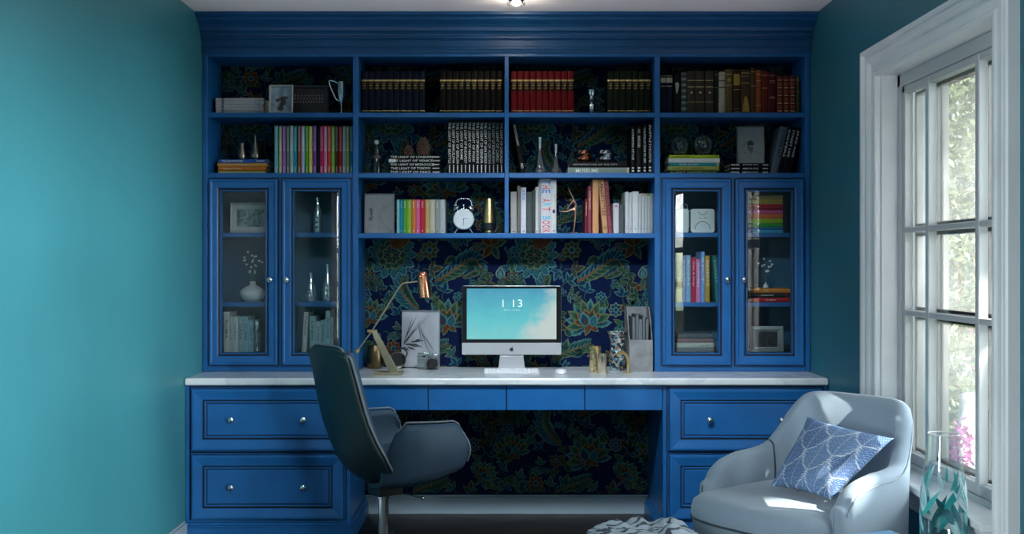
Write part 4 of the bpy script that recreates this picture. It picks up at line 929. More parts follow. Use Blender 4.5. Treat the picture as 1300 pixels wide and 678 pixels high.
J=[(fp(586,262),1.9*s),(fp(592,232),1.45*s),(fp(584,203),1.7*s),(fp(566,192),.85*s),(fp(548,190),1.5*s),(fp(538,182),1.45*s),   # pelvis waist chest neck head crown
   (fp(588,330,.002),1.45*s),(fp(583,372,.002),1.1*s),(fp(577,432,.002),.7*s),(fp(570,449,-.002),.75*s),                           # standing leg
   (fp(552,272,-.004),1.4*s),(fp(520,285,-.006),1.0*s),(fp(478,284,-.008),.65*s),(fp(455,281,-.008),.5*s),                           # raised leg
   (fp(577,190,.004),.9*s),(fp(556,142,.006),.65*s),(fp(534,98,.008),.45*s),(fp(528,86,.008),.4*s),                                  # raised arm
   (fp(562,203,-.006),.8*s),(fp(535,240,-.01),.6*s),(fp(512,272,-.01),.4*s)]
E=[(0,1),(1,2),(2,3),(3,4),(4,5),(0,6),(6,7),(7,8),(8,9),(0,10),(10,11),(11,12),(12,13),(2,14),(14,15),(15,16),(16,17),(2,18),(18,19),(19,20)]
skin(J,E,'body',t,BRZ)
# ---------------- inside the glazed cabinets
frame('white framed print of pale petals on the top shelf of the left cabinet',292.8,343,258,ZL1,-.10,cmat('#b9bcbc',.5),.010,PM3,(.022,cmat('#c3c8c8',.7)),lean=-.05)
y=-.14
vase('bud_vase','squat white vase with a narrow neck and a thin twig in the left cabinet','vase',320.8,384,ZL2,y,[(7,0),(13,3.5),(16.2,9.5),(15,14.5),(9,19),(4.6,21.2),(3.6,23.5),(4.4,26),(3.8,26),(2.4,22),(0,18)],PORC,segs=32)
s=(y-CAMY)/F
def twig(label,px,py0,top,y,group=None,seed=3,wide=26,n=13):
    rnd=random.Random(seed); s=(y-CAMY)/F
    t=thing('flower_spray',label,'flower spray',(XP(px,y),y,ZP(py0,y)),group=group)
    st=MB(); bl=MB(); H=(py0-top)*s
    for k in range(4):
        a=(k-1.5)*.32; end=(math.sin(a)*H*.62,rnd.uniform(-.02,.02),H*(.98-.22*abs(k-1.2)))
        p=catmull([(0,0,0),(end[0]*.2,0,H*.3),(end[0]*.6,end[1]*.5,H*.62),end],5); st.tube(p,[.0009]*len(p),cmat('#4a5a55'),5)
        for j in range(n//3):
            q=p[int(len(p)*(.42+.55*j/(n//3)))]; c=q+Vector((rnd.uniform(-.012,.012),rnd.uniform(-.006,.006),rnd.uniform(-.006,.01)))
            st.tube([q,c],.0006,cmat('#4a5a55'),4)
            for z in range(4):
                an=z*PI/2+rnd.random(); d=Vector((math.cos(an),-.25,math.sin(an)))*.0058; w=Vector((-math.sin(an),0,math.cos(an)))*.0032
                bl.add([c,c+d*.6-w,c+d,c+d*.6+w],[(0,1,2,3)],cmat('#dfe6e4',.6))
    st.build('stems',t); bl.build('blossoms',t); return t
twig('thin twig of small white blossoms standing in the squat white vase',320.8,363,314,-.14,n=15)
# glass candlestick beside the books
vase('glass_candlestick','ribbed clear glass candlestick right of the pale books in the left cabinet','candlestick',326.4,446,ZFL+.0003,-.205,[(4.4,0),(4.6,1),(2,3),(1.2,8),(2.6,11),(1.3,13),(1.2,24),(2,27),(3.9,30),(4.1,36),(3.4,40),(2.8,38),(0,33)],SILV,[('glass_sleeve',lambda m,s:m.lathe([(4.6*s,1*s),(4.6*s,41*s)],CLEAR,20,cap=False))])
BOT=[(4.6,0),(5.6,1.5),(5.7,20),(5.0,27),(3.2,33),(2.1,37),(1.9,42),(2.8,42.6),(2.8,45),(0,45.2)]
BOT2=[(5.8,0),(7.4,2.5),(7.8,8),(6.8,16),(4.2,24),(2.0,30),(1.8,33.5),(2.7,34),(2.7,37),(0,37.2)]
BOT3=[(6.0,0),(7.4,2.5),(7.9,10),(7.1,20),(4.4,31),(2.1,38),(1.9,43),(2.8,43.6),(2.8,48),(0,48.2)]
SILVG=mat('silvered_glass',(.70,.84,.88),.16,.75,var=.12,scale=25)
for px,zb,pr,lab in ((403.4,ZL1,BOT,'straight silvered glass bottle on the top shelf behind the second door'),(394.8,ZL2,BOT2,'short pear-shaped silvered bottle on the middle shelf behind the second door'),(416,ZL2,BOT3,'taller pear-shaped silvered bottle on the middle shelf behind the second door')):
    h=pr[-1][1]
    vase('silvered_bottle',lab,'bottle',px,0,zb,-.15,pr,SILVG,[('cap',lambda m,s,h=h:m.lathe([(2.9*s,(h-3.5)*s),(3.0*s,(h-.3)*s),(0,(h+.3)*s)],SILV,16)),('glass_sheath',lambda m,s,pr=pr:m.lathe([(r*1.12*s,z*s) for r,z in pr[1:6]],CLEAR,24,cap=False)),('label',lambda m,s,h=h:[m.box(-1.2*s,1.4*s,-8.2*s,-7.9*s,h*s*q,h*s*(q+.05),cmat('#4c5c60')) for q in (.14,.28,.40)])],group='silvered bottles')
# radio
y=-.17; s=(y-CAMY)/F; x0=XP(857,y)
RAD=mat('white_radio_plastic',(.52,.60,.61),.4,var=.04)
t=thing('portable_radio','white portable radio with rounded corners on the top shelf of the right cabinet','radio',(XP(882,y),y,ZL1+.0004))
H=30.5*s
def rr(x0,x1,z0,z1,r,n=5):
    q=[]
    for cx,cz,a0 in ((x1-r,z1-r,0),(x0+r,z1-r,PI/2),(x0+r,z0+r,PI),(x1-r,z0+r,1.5*PI)):
        for k in range(n+1): a=a0+PI/2*k/n; q.append((cx+r*math.cos(a),cz+r*math.sin(a)))
    return q
m=MB(); m.prism(rr(-6*s,24.5*s,0,H,4*s),-.02,.04,RAD); m.build('main_body',t,bevel=.003)
m=MB(); m.prism(rr(-25*s,-8*s,0,H,3*s),-.018,.04,RAD); m.build('side_speaker',t,bevel=.003)
m=MB()
for z in (.18,.84): m.box(-8.2*s,-5.8*s,-.012,.03,H*z-.004,H*z+.004,BLACK)
m.build('hinge',t)
def arc(m,cx,cz,r,a0,a1,w,mt,y=-.0206):
    n=16; L=[(cx+(r+w)*math.cos(lerp(a0,a1,k/n)),y,cz+(r+w)*math.sin(lerp(a0,a1,k/n))) for k in range(n+1)]; K=[(cx+r*math.cos(lerp(a0,a1,k/n)),y,cz+r*math.sin(lerp(a0,a1,k/n))) for k in range(n+1)]
    m.grid([K,L],mt,smooth=False)
m=MB(); arc(m,9*s,4.5*s,9.4*s,0,PI,.7*s,cmat('#3c4a4e')); arc(m,9*s,27.5*s,4.6*s,PI,2*PI,.6*s,cmat('#3c4a4e')); 
for k in range(5): m.box((3+3*k)*s,(3.8+3*k)*s,-.0208,-.0203,18*s,(18.9+.8*(k%2))*s,cmat('#3c4a4e'))
m.build('dial_marks',t)
m=MB(); m.tube(catmull([(-17*s,.01,H-.002),(-16.5*s,.01,H+5*s),(-13*s,.01,H+6.3*s),(-9.6*s,.01,H+5*s),(-9.2*s,.01,H-.002)],5),.6*s,SILV,8); m.build('carry_handle',t)
# small white spray and frame in the right-hand door
zst=ZL2+3*5.9*(-.19-CAMY)/F
t=vase('small_bud_vase','tiny white bud vase on the three flat books in the right cabinet','vase',972,366,zst,-.12,[(2.6,0),(3.4,1.5),(2.6,3.6),(1.0,5),(1.3,7),(0,6)],PORC)
twig('small spray of white flowers in the tiny bud vase',972,359,322,-.12,seed=8,n=10)
frame('white framed dark portrait on the floor of the right cabinet',952,993.8,414.5,ZFL+.0003,-.17,cmat('#9fa9ac',.5),.022,PM4,(.004,cmat('#c3c8c8',.7)),lean=-.06)
# ================================================================ on the worktop
ZT=ZC+.0003
# ---- desktop computer
y=-.14; s=(y-CAMY)/F
ALU=mat('brushed_aluminium',(.60,.62,.65),.32,.65,var=.03); BEZ=mat('black_glass_bezel',(.012,.012,.013),.12,var=.05)
t=thing('desktop_computer','all-in-one desktop computer showing the time over a cloudy sky','computer',(XP(649.5,y),y,ZT))
def cz(py): return ZP(py,y)-ZT
W=63*s
m=MB(); m.prism(rr(-W,W,cz(450.4),cz(362.6),.010),-.004,.022,ALU); m.build('housing',t,bevel=.003)
m=MB(); m.add([(-W+.001,-.0046,cz(435.2)),(W-.001,-.0046,cz(435.2)),(W-.001,-.0046,cz(363.2)),(-W+.001,-.0046,cz(363.2))],[(0,1,2,3)],BEZ); m.build('bezel',t)
m=MB(); m.box(-W+.0005,W-.0005,-.0052,-.004,cz(450),cz(435.2),ALU); m.build('chin',t,bevel=.0005)
def screen_mat():
    m,nt,b=nodes_of('screen_sky_picture'); N,L=nt.nodes,nt.links
    tc=N.new('ShaderNodeTexCoord'); sp=N.new('ShaderNodeSeparateXYZ'); L.new(tc.outputs['Generated'],sp.inputs[0])
    nz=N.new('ShaderNodeTexNoise'); nz.inputs['Scale'].default_value=13; nz.inputs['Detail'].default_value=6; nz.inputs['Distortion'].default_value=.5; L.new(tc.outputs['Object'],nz.inputs['Vector'])
    # sky colour from the height
    r1=N.new('ShaderNodeValToRGB'); e=r1.color_ramp.elements
    e[0].position=0; e[0].color=(*srgb('#7fd0d2'),1); e[1].position=1; e[1].color=(*srgb('#4f9fbe'),1); k=e.new(.45); k.color=(*srgb('#62c6d0'),1)
    a=N.new('ShaderNodeMath'); a.operation='MULTIPLY_ADD'; a.inputs[1].default_value=.45; L.new(nz.outputs['Fac'],a.inputs[0]); 
    z2=N.new('ShaderNodeMath'); z2.operation='SUBTRACT'; z2.inputs[1].default_value=.22; L.new(sp.outputs['Z'],z2.inputs[0]); L.new(z2.outputs[0],a.inputs[2]); L.new(a.outputs[0],r1.inputs['Fac'])
    # cloud bank at the right: mask = x*1.5 - |z-.3|... + noise
    x1=N.new('ShaderNodeMath'); x1.operation='MULTIPLY_ADD'; x1.inputs[1].default_value=1.75; x1.inputs[2].default_value=-1.40; L.new(sp.outputs['X'],x1.inputs[0])
    zz=N.new('ShaderNodeMath'); zz.operation='MULTIPLY_ADD'; zz.inputs[1].default_value=-.62; L.new(sp.outputs['Z'],zz.inputs[0]); L.new(x1.outputs[0],zz.inputs[2])
    n3=N.new('ShaderNodeMath'); n3.operation='MULTIPLY_ADD'; n3.inputs[1].default_value=1.0; L.new(nz.outputs['Fac'],n3.inputs[0]); L.new(zz.outputs[0],n3.inputs[2])
    r2=N.new('ShaderNodeValToRGB'); r2.color_ramp.elements[0].position=.02; r2.color_ramp.elements[1].position=.46; L.new(n3.outputs[0],r2.inputs['Fac'])
    mx=N.new('ShaderNodeMix'); mx.data_type='RGBA'; L.new(r2.outputs['Color'],mx.inputs['Factor']); L.new(r1.outputs['Color'],mx.inputs[6]); mx.inputs[7].default_value=(*srgb('#c4d4d0'),1)
    L.new(mx.outputs[2],b.inputs['Emission Color']); b.inputs['Emission Strength'].default_value=.92; b.inputs['Base Color'].default_value=(.01,.01,.01,1); b.inputs['Roughness'].default_value=.15
    return m
SW=56.8*s
m=MB(); m.add([(-SW,-.0050,cz(430.6)),(SW,-.0050,cz(430.6)),(SW,-.0050,cz(366.4)),(-SW,-.0050,cz(366.4))],[(0,1,2,3)],screen_mat()); m.build('screen',t)
SCT=mat('screen_white_text',(.8,.9,.9),.4,emit=(.80,.93,.95),estr=.85)
m=MB(); x0=(638-649.5)*s
m.text('1 13',SCT,lambda a,b_:(x0+a,-.0054,cz(389.6)+b_),w=25*s,h=9.0*s,off=-.02); m.build('clock_digits',t)
m=MB(); m.text('Monday, 13 January',SCT,lambda a,b_:((640-649.5)*s+a,-.0054,cz(394.6)+b_),w=20*s,h=1.5*s,off=-.01); m.build('date_line',t)
# the fruit mark on the chin
m=MB(); u=2.6*s; c0=cz(443.6)
pts=[]
for k in range(40):
    a=2*PI*k/40+PI/2; r=1-.13*max(0,math.cos((a-PI/2)))**8-.10*max(0,math.cos(a+PI/2))**10
    x=r*math.cos(a)*.98; z=r*math.sin(a)
    d=math.hypot(x-1.22,z-.12)
    if d<.52: f=.52; ang=math.atan2(z-.12,x-1.22); x,z=1.22+f*math.cos(ang),.12+f*math.sin(ang)
    pts.append((x*u,c0+z*u))
m.prism(pts,-.0058,-.0052,BLACK)
leaf=[(.05,1.15),(.30,1.25),(.50,1.50),(.52,1.78),(.28,1.68),(.08,1.42)]
m.prism([(x*u,c0+z*u) for x,z in leaf],-.0058,-.0052,BLACK); m.build('logo',t)
m=MB(); a0,a1=16.8*s,15*s; zt=cz(452)
m.prism([(-a0-.001,.004),(a0+.001,.004),(a1,zt),(-a1,zt)],.006,.016,ALU); m.box(-a1,a1,.008,.020,zt-.01,zt+.03,ALU); m.build('stand_neck',t,bevel=.002)
m=MB(); m.box(-a0-.001,a0+.001,-.075,.09,.0,.005,ALU); m.build('stand_foot',t,bevel=.002)
# ---- keyboard and mouse
y0=-.400; s=(y0-CAMY)/F; xa,xb=XP(614.3,y0),XP(684.8,y0)
t=thing('keyboard','white compact keyboard lying in front of the desktop computer','keyboard',((xa+xb)/2,y0,ZT))
kw=(xb-xa)/2
m=MB(); pr=[(0,0),(0,.006),(.115,.017),(.115,0)]
m.add([(-kw,a,b_) for a,b_ in pr]+[(kw,a,b_) for a,b_ in pr],[(0,1,2,3),(7,6,5,4),(0,4,5,1),(1,5,6,2),(2,6,7,3),(3,7,4,0)],cmat('#c3c6ca',.4)); m.build('body',t,bevel=.002)
m=MB()
for r in range(5):
    for k in range(14):
        if r==0 and 3<k<9:
            if k>4: continue
        w=kw*2/14.4; x=-kw+.006+k*w*1.0; yy=.006+r*.0208; z=.0068+.0956*yy; x1=x+w*.82 if not(r==0 and k==4) else x+w*4.8
        m.box(x,x1,yy,yy+.017,z,z+.0028,cmat('#d3d6da',.45))
m.build('keys',t,bevel=.0006)
y=-.365; s=(y-CAMY)/F
t=thing('computer_mouse','white low oval computer mouse right of the keyboard','computer mouse',(XP(712.2,y),y,ZT))
m=MB(); P=[]
for i in range(9):
    a=PI/2*i/8; P.append([(8*s*math.cos(a)**.6*math.cos(2*PI*k/24),.055*math.cos(a)**.6*math.sin(2*PI*k/24),.002+.019*math.sin(a)) for k in range(24)])
m.grid(P,cmat('#d5d8dc',.3),closed_v=True,flip=True); m.build('shell',t)
m=MB(); m.lathe([(7.6*s,0),(7.6*s,.002)],SILV,24); m.xf=None; o=m.build('base_plate',t); o.scale=(1,1.7,1)
# ---- desk lamp
y=-.43; s=(y-CAMY)/F
BRS=mat('pale_brass',(.42,.38,.26),.35,.9,var=.05)
t=thing('desk_lamp','brass desk lamp with an angled arm and copper shade at the left of the worktop','lamp',(XP(493,y),y,ZT))
def lp(px,py,d=0): return ((px-493)*s,d,ZP(py,y)-ZT)
m=MB(); m.box((475.5-493)*s,(511-493)*s,-.03,.05,0,.014,BRS); m.build('base',t,bevel=.002)
m=MB(); a=lp(474.5,421); 
def q(px,py,d): return ((px-493)*s,d,max(.0142,ZP(py,y)-ZT))
vs=[q(471.5,420,-.008),q(477.5,419,-.008),q(505.5,473,-.014),q(494,473,-.014),q(471.5,420,.012),q(477.5,419,.012),q(505.5,473,.024),q(494,473,.024)]
m.add(vs,[(0,3,2,1),(4,5,6,7),(0,1,5,4),(1,2,6,5),(2,3,7,6),(3,0,4,7)],BRS); m.build('post',t,bevel=.0015)
m=MB(); m.tube([lp(453.5,445.5,.0),lp(472,420.5,.0),lp(507,364.5,.0)]+[Vector(v) for v in catmull([lp(509,362,0),lp(514,359,0),lp(520,358.6,0),lp(530,357.2,0)],4)],.0036,BRS,10); m.build('arm',t)
m=MB(); m.tube([lp(466.5,420.2,0),lp(478.5,420.2,0)],[.0065,.0065],GOLD,12); m.build('joint',t)
m=MB(); m.ball(lp(453.4,445.4,0),.0125,GOLD); m.build('counterweight',t)
sh0,sh1=Vector(lp(536.0,345.5,0)),Vector(lp(540,377.5,0)); ax=(sh1-sh0)
m=MB(); m.xf=Matrix.Translation(sh0)@ax.to_track_quat('Z','Y').to_matrix().to_4x4(); L=ax.length
m.lathe([(0,-.004),(.018,-.002),(.025,.004),(.0285,.014),(.031,L),(.0296,L),(.027,.014),(.0,.010)],COPPER,28); m.build('shade',t)
m=MB(); m.xf=Matrix.Translation(sh0)@ax.to_track_quat('Z','Y').to_matrix().to_4x4(); m.lathe([(.010,.012),(.012,L*.5),(.022,L*.8),(.012,L*.98),(0,L)],cmat('#c9c4b0',.3),16); m.build('bulb',t)
m=MB(); m.ball(tuple(Vector(lp(533.8,351.5,-.026))),.0085,COPPER,1,12,8); m.build('shade_knob',t)
# ---- bronze pot and headphones
vase('bronze_pot','dark bronze rounded pot behind the desk lamp','pot',476,466,ZT,-.10,[(7.5,0),(9.5,2),(11.4,9),(11.6,16),(10,24),(8.6,29),(8.0,29),(9.4,22),(0,18)],mat('dark_bronze',(.16,.115,.06),.30,1,var=.15),segs=32)
y=-.12; s=(y-CAMY)/F
t=thing('headphones','black over-ear headphones lying against the canvas behind the lamp','headphones',(XP(504.5,y),y,ZT))
for k,(dx,dy) in enumerate(((0,0),(-2.5,.035))):
    m=MB(); m.xf=Matrix.Translation((dx*s,dy,11.1*s))@Matrix.Rotation(.22,4,'Z')@Matrix.Rotation(PI/2,4,'X')
    m.lathe([(0,0),(7.5*s,0),(8.0*s,.006),(10.6*s,.010),(11*s,.004),(10.8*s,-.010),(9*s,-.014),(0,-.012)],BLACK if k else BLACK,32); m.build('ear_cup',t)
m=MB(); m.xf=Matrix.Translation((0,0,11.1*s))@Matrix.Rotation(.22,4,'Z')@Matrix.Rotation(PI/2,4,'X'); m.lathe([(10.0*s,.0108),(10.4*s,.0112),(10.8*s,.0098)],PEWT,32,cap=False); m.build('ear_ring',t)
m=MB(); m.tube(catmull([(9.6*s,.0,13*s),(12*s,.012,20*s),(7*s,.02,25.0*s),(-3*s,.03,25*s),(-9*s,.04,19*s),(-11*s,.038,13*s)],5),.0045,BLACK,8); m.build('headband',t)
# ---- leaf canvas
t=frame('pale grey canvas printed with dark palm shadows, leaning on the wallpaper',509.8,558.2,394.5,ZT,-.045,cmat('#a3a9b0',.8),.003,picture_mat('leaf_canvas',(.36,.39,.43),(.33,.36,.40),(.28,.31,.35),5),lean=-.12,cat='canvas',name='leaf_canvas',dp=.018)
m=MB(); sh=mat('leaf_shadow_print',(.035,.042,.05),.8); sh2=mat('leaf_shadow_soft',(.13,.15,.17),.8)
def cp(px,py): sc_=5.815/F; return ((px-534)*sc_,(465.7-py)*sc_)
def blade(p,q,w,mt,l=0):
    a=Vector((*cp(*p),0)); b_=Vector((*cp(*q),0)); d=b_-a; leafpoly(m,a.x,a.y,math.atan2(d.y,d.x),d.length,w,-.0042-.0002*l,mt)
for p,qq in (((511,436),(530,398)),((511,437),(536,404)),((511,438),(545,398)),((512,437),(524,400)),((512,438),(528,416)),((511,440),(533,407))): blade(p,qq,.0042,sh2 if qq[0]>532 else sh)
for p,qq in (((511,440),(520,445)),((513,437),(526,437)),((517,436),(531,441)),((520,434),(539,432)),((523,436),(537,441)),((516,440),(528,444)),((526,433),(534,430)),((512,437),(522,424))): blade(p,qq,.009,sh,1)
for p,qq in (((531,409),(545,450)),((534,420),(552,447)),((530,410),(537,440))): blade(p,qq,.006,sh2)
m.build('leaf_print',t)
# ---- camera
y=-.155; s=(y-CAMY)/F
t=thing('vintage_camera','silver and grey vintage film camera in front of the leaf canvas','camera',(XP(543.5,y),y,ZT))
def cb(m,x0,x1,z0,z1,y0,y1,mt): m.box((x0-543.5)*s,(x1-543.5)*s,y0,y1,z0*s,z1*s,mt)
m=MB(); cb(m,530,557,0,15.5,-.012,.022,cmat('#5f656a',.6)); m.build('body',t,bevel=.004)
m=MB(); cb(m,530,557,14.5,18.6,-.0125,.0225,SILV); m.build('top_plate',t,bevel=.002)
m=MB(); cb(m,536,547,18,21.6,-.012,.018,SILV); m.build('viewfinder_hump',t,bevel=.002)
m=MB(); cb(m,536.8,541,15.2,18.0,-.0135,-.0120,BLACK); m.build('viewfinder_window',t)
m=MB(); cb(m,530.2,539.5,3,14,-.0150,-.0120,SILV); m.build('front_plate',t,bevel=.001)
for x in (533,550.5):
    m=MB(); m.lathe([(2.2*s,18.4*s),(2.2*s,21*s),(0,21.2*s)],SILV,14,(x-543.5)*s,.004,0); m.build('dial',t)
m=MB(); m.xf=Matrix.Translation(((549-543.5)*s,-.012,8*s))@Matrix.Rotation(PI/2,4,'X'); m.lathe([(7.2*s,0),(7.4*s,.010),(6.6*s,.012),(6.6*s,.024),(6.0*s,.030),(4.6*s,.030),(4.0*s,.024),(0,.022)],BLACK,28); m.build('lens',t)
# ---- gold tumblers, vase, ring, magazine holder
GOLDB=mat('mottled_gold',(.60,.47,.27),.25,1,var=.5,scale=70)
y=-.24; s=(y-CAMY)/F
vase('gold_tumbler','tall mottled gold tumbler behind the shorter one on the worktop','tumbler',755.6,470,ZT,-.30,[(7.2,0),(7.4,.6),(7.4,32.5),(6.9,32.5),(6.8,2),(0,2)],GOLDB,[('rim_band',lambda m,s:m.lathe([(7.5*s,29*s),(7.5*s,32.6*s),(7.1*s,32.7*s)],GOLD,24,cap=False))],group='gold tumblers',segs=28)
vase('gold_tumbler','short smooth pale gold tumbler at the front of the group','tumbler',764.6,474,ZT,-.385,[(5.3,0),(5.5,.6),(5.6,25.5),(5.1,25.5),(5.0,2),(0,2)],mat('pale_gold',(.70,.58,.42),.22,1,var=.06),group='gold tumblers',segs=28)
def mosaic():
    m,nt,b=nodes_of('mosaic_glaze'); N,L=nt.nodes,nt.links
    tc=N.new('ShaderNodeTexCoord'); vo=N.new('ShaderNodeTexVoronoi'); vo.inputs['Scale'].default_value=95; L.new(tc.outputs['Object'],vo.inputs['Vector'])
    sp=N.new('ShaderNodeSeparateColor'); L.new(vo.outputs['Color'],sp.inputs[0]); rp=N.new('ShaderNodeValToRGB'); rp.color_ramp.interpolation='CONSTANT'; e=rp.color_ramp.elements
    e[0].position=0; e[0].color=(.02,.03,.04,1); e[1].position=.9; e[1].color=(.5,.55,.55,1)
    for p,c in ((.25,(.20,.26,.30,1)),(.45,(.08,.16,.24,1)),(.60,(.30,.10,.05,1)),(.70,(.40,.30,.14,1)),(.8,(.06,.20,.22,1))): k=e.new(p); k.color=c
    L.new(sp.outputs[0],rp.inputs['Fac']); L.new(rp.outputs['Color'],b.inputs['Base Color']); b.inputs['Roughness'].default_value=.2; b.inputs['Metallic'].default_value=.3
    return m
vase('mosaic_vase','flared dark mosaic vase with a pinched waist behind the gold tumblers','vase',783.5,468,ZT,-.19,[(7,0),(8.5,2),(10.4,9),(10.6,16),(9,24),(7.8,30),(9,38),(11.5,45),(13.2,49),(12.4,49),(8,38),(0,30)],mosaic(),segs=32)
y=-.36; s=(y-CAMY)/F
t=thing('brass_arch','curved brass arch ornament leaning in front of the mosaic vase','ornament',(XP(790.5,y),y,ZT))
m=MB(); P=[]
for k in range(15):
    a=lerp(PI*.78,-.15,k/14); cx,cz_=-1*s,15*s; r0,r1=9.0*s,6.0*s
    P.append([(cx+r1*math.cos(a),-.012,cz_+r1*1.5*math.sin(a)),(cx+r0*math.cos(a),-.012,cz_+r0*1.5*math.sin(a)),(cx+r0*math.cos(a),.012,cz_+r0*1.5*math.sin(a)),(cx+r1*math.cos(a),.012,cz_+r1*1.5*math.sin(a))])
P.append([(5.2*s,-.012,0),(8*s,-.012,0),(8*s,.012,0),(5.2*s,.012,0)])
m.grid(P,GOLD,smooth=True,closed_v=True); m.add(P[0],[(0,1,2,3)],GOLD); m.add(P[-1],[(3,2,1,0)],GOLD); m.build('arch',t)
m=MB(); m.box(1.5*s,8.6*s,-.016,.016,-.0002,.004,GOLD); m.build('foot',t,bevel=.001)
# magazine holder
y=-.285; s=(y-CAMY)/F
GREYB=mat('grey_weathered_board',(.19,.20,.21),.7,var=.25,scale=18); 
x0,x1=XP(799,y),XP(828.8,y); hw=(x1-x0)/2; Hh=ZP(391.5,y)-ZT; Lh=ZP(431.5,y)-ZT; dp=.235
t=thing('magazine_holder','grey open-fronted magazine holder at the right end of the worktop','magazine holder',((x0+x1)/2,y,ZT))
m=MB(); e=.004; m.box(-hw,hw,0,e,0,Lh,GREYB); m.build('front_board',t,bevel=.001)
for sx in (-1,1):
    m=MB(); xa=-hw if sx<0 else hw-e
    pts=[(0.0041,0),(dp,0),(dp,Hh),(dp*.55,Hh),(0.0041,Lh)]
    m.add([(xa,a,b_) for a,b_ in pts]+[(xa+e,a,b_) for a,b_ in pts],[(0,1,2,3,4),(9,8,7,6,5)]+[(k,k+5,(k+1)%5+5,(k+1)%5) for k in range(5)],GREYB); m.build('side_board',t)
m=MB(); m.box(-hw+e,hw-e,dp-e,dp,0,Hh,GREYB); m.build('back_board',t)
m=MB(); m.box(-hw+e,hw-e,.0041,dp-e,0,.004,GREYB); m.build('bottom_board',t)
for i,(a,hh,col) in enumerate(((-.70,.84,'#5c646a'),(-.35,.88,'#3f474d'),(.0,.80,'#8d979c'),(.35,.86,'#4b5459'),(.68,.82,'#2c3238'))):
    mg=thing('magazine',f'grey magazine standing in the magazine holder, {ORD[i]} from the left','magazine',((x0+x1)/2+a*(hw-.010),y+.02,ZT+.0045),group='magazines in the holder')
    m=MB(); m.box(-.007,.007,0,dp-.035,0,Hh*hh,bookmat(col)); m.build('cover',mg)
    m=MB(); m.box(-.006,.006,-.0008,0,.002,Hh*hh-.002,cmat('#5a6065',.8)); m.build('page_edges',mg)
# ================================================================ desk chair
LEATH=mat('dark_green_black_leather',(.011,.026,.031),.42,var=.12,scale=12,bump=.12,bscale=260)
SLATE=mat('slate_blue_leather',(.027,.054,.086),.6,spec=.3,var=.08,scale=10,bump=.10,bscale=260)
PIPE=mat('pale_piping',(.12,.15,.175),.4,var=.05)
DCH=thing('desk_chair','dark slate leather swivel desk chair seen from behind, turned to the right','desk chair',(XP(487,-.95),-.95,0),(0,0,math.radians(36)))
def back_pt(t,s,off=0.0):
    """t 0 at the top .. 1 under the seat, s -1..1 across"""
    x=interp2(BX,t); z=interp2(BZ,t); w=interp2(BW,t)
    bow=interp2(BO,t)
    y=s*w; xx=x+bow*(s*s)          # sides come forward
    if t<.08: z-= .030*(abs(s)**6)*(1-t/.08)
    return Vector((xx+off,y,z))
def interp2(tab,t):
    for i in range(len(tab)-1):
        (a,va),(b_,vb)=tab[i],tab[i+1]
        if t<=b_ or i==len(tab)-2:
            p0=tab[max(i-1,0)][1]; p3=tab[min(i+2,len(tab)-1)][1]; k=min(1,max(0,(t-a)/(b_-a)))
            return .5*((2*va)+(vb-p0)*k+(2*p0-5*va+4*vb-p3)*k*k+(3*va-p0-3*vb+p3)*k**3)
BX=[(0,-.285),(.2,-.258),(.4,-.232),(.55,-.208),(.68,-.182),(.78,-.150),(.87,-.085),(.94,-.02),(1,0.06)]
BZ=[(0,.945),(.2,.815),(.4,.675),(.55,.580),(.68,.490),(.78,.425),(.87,.372),(.94,.348),(1,.340)]
BW=[(0,.150),(.04,.168),(.2,.178),(.4,.190),(.55,.201),(.68,.214),(.78,.200),(.87,.160),(.94,.12),(1,.08)]
BO=[(0,.012),(.3,.025),(.55,.040),(.78,.070),(.9,.05),(1,.0)]
m=MB(); nt_,ns=44,20
P=[[back_pt(i/nt_,-1+2*j/ns) for j in range(ns+1)] for i in range(nt_+1)]
m.grid(P,LEATH,flip=True); m.build('back_shell',DCH,solid=.022)
m=MB()
for s in (-1,1):
    m.tube([back_pt(i/nt_,s)+Vector((.008,s*.007,0)) for i in range(0,nt_-4)],.0055,PIPE,8)
m.tube([back_pt(0,-1+2*j/ns)+Vector((.006,0,.007)) for j in range(ns+1)],.0050,PIPE,8)
m.build('piping',DCH)
# padded inner back
m=MB(); P=[]
for i in range(26):
    t=.03+.68*i/25; P.append([back_pt(t,-.93+1.86*j/16)+Vector((.030+.026*math.sin(PI*min(1,(j+.001)/16))*math.sin(PI*(i+1)/27),0,0)) for j in range(17)])
m.grid(P,SLATE); m.build('back_cushion',DCH,solid=.022)
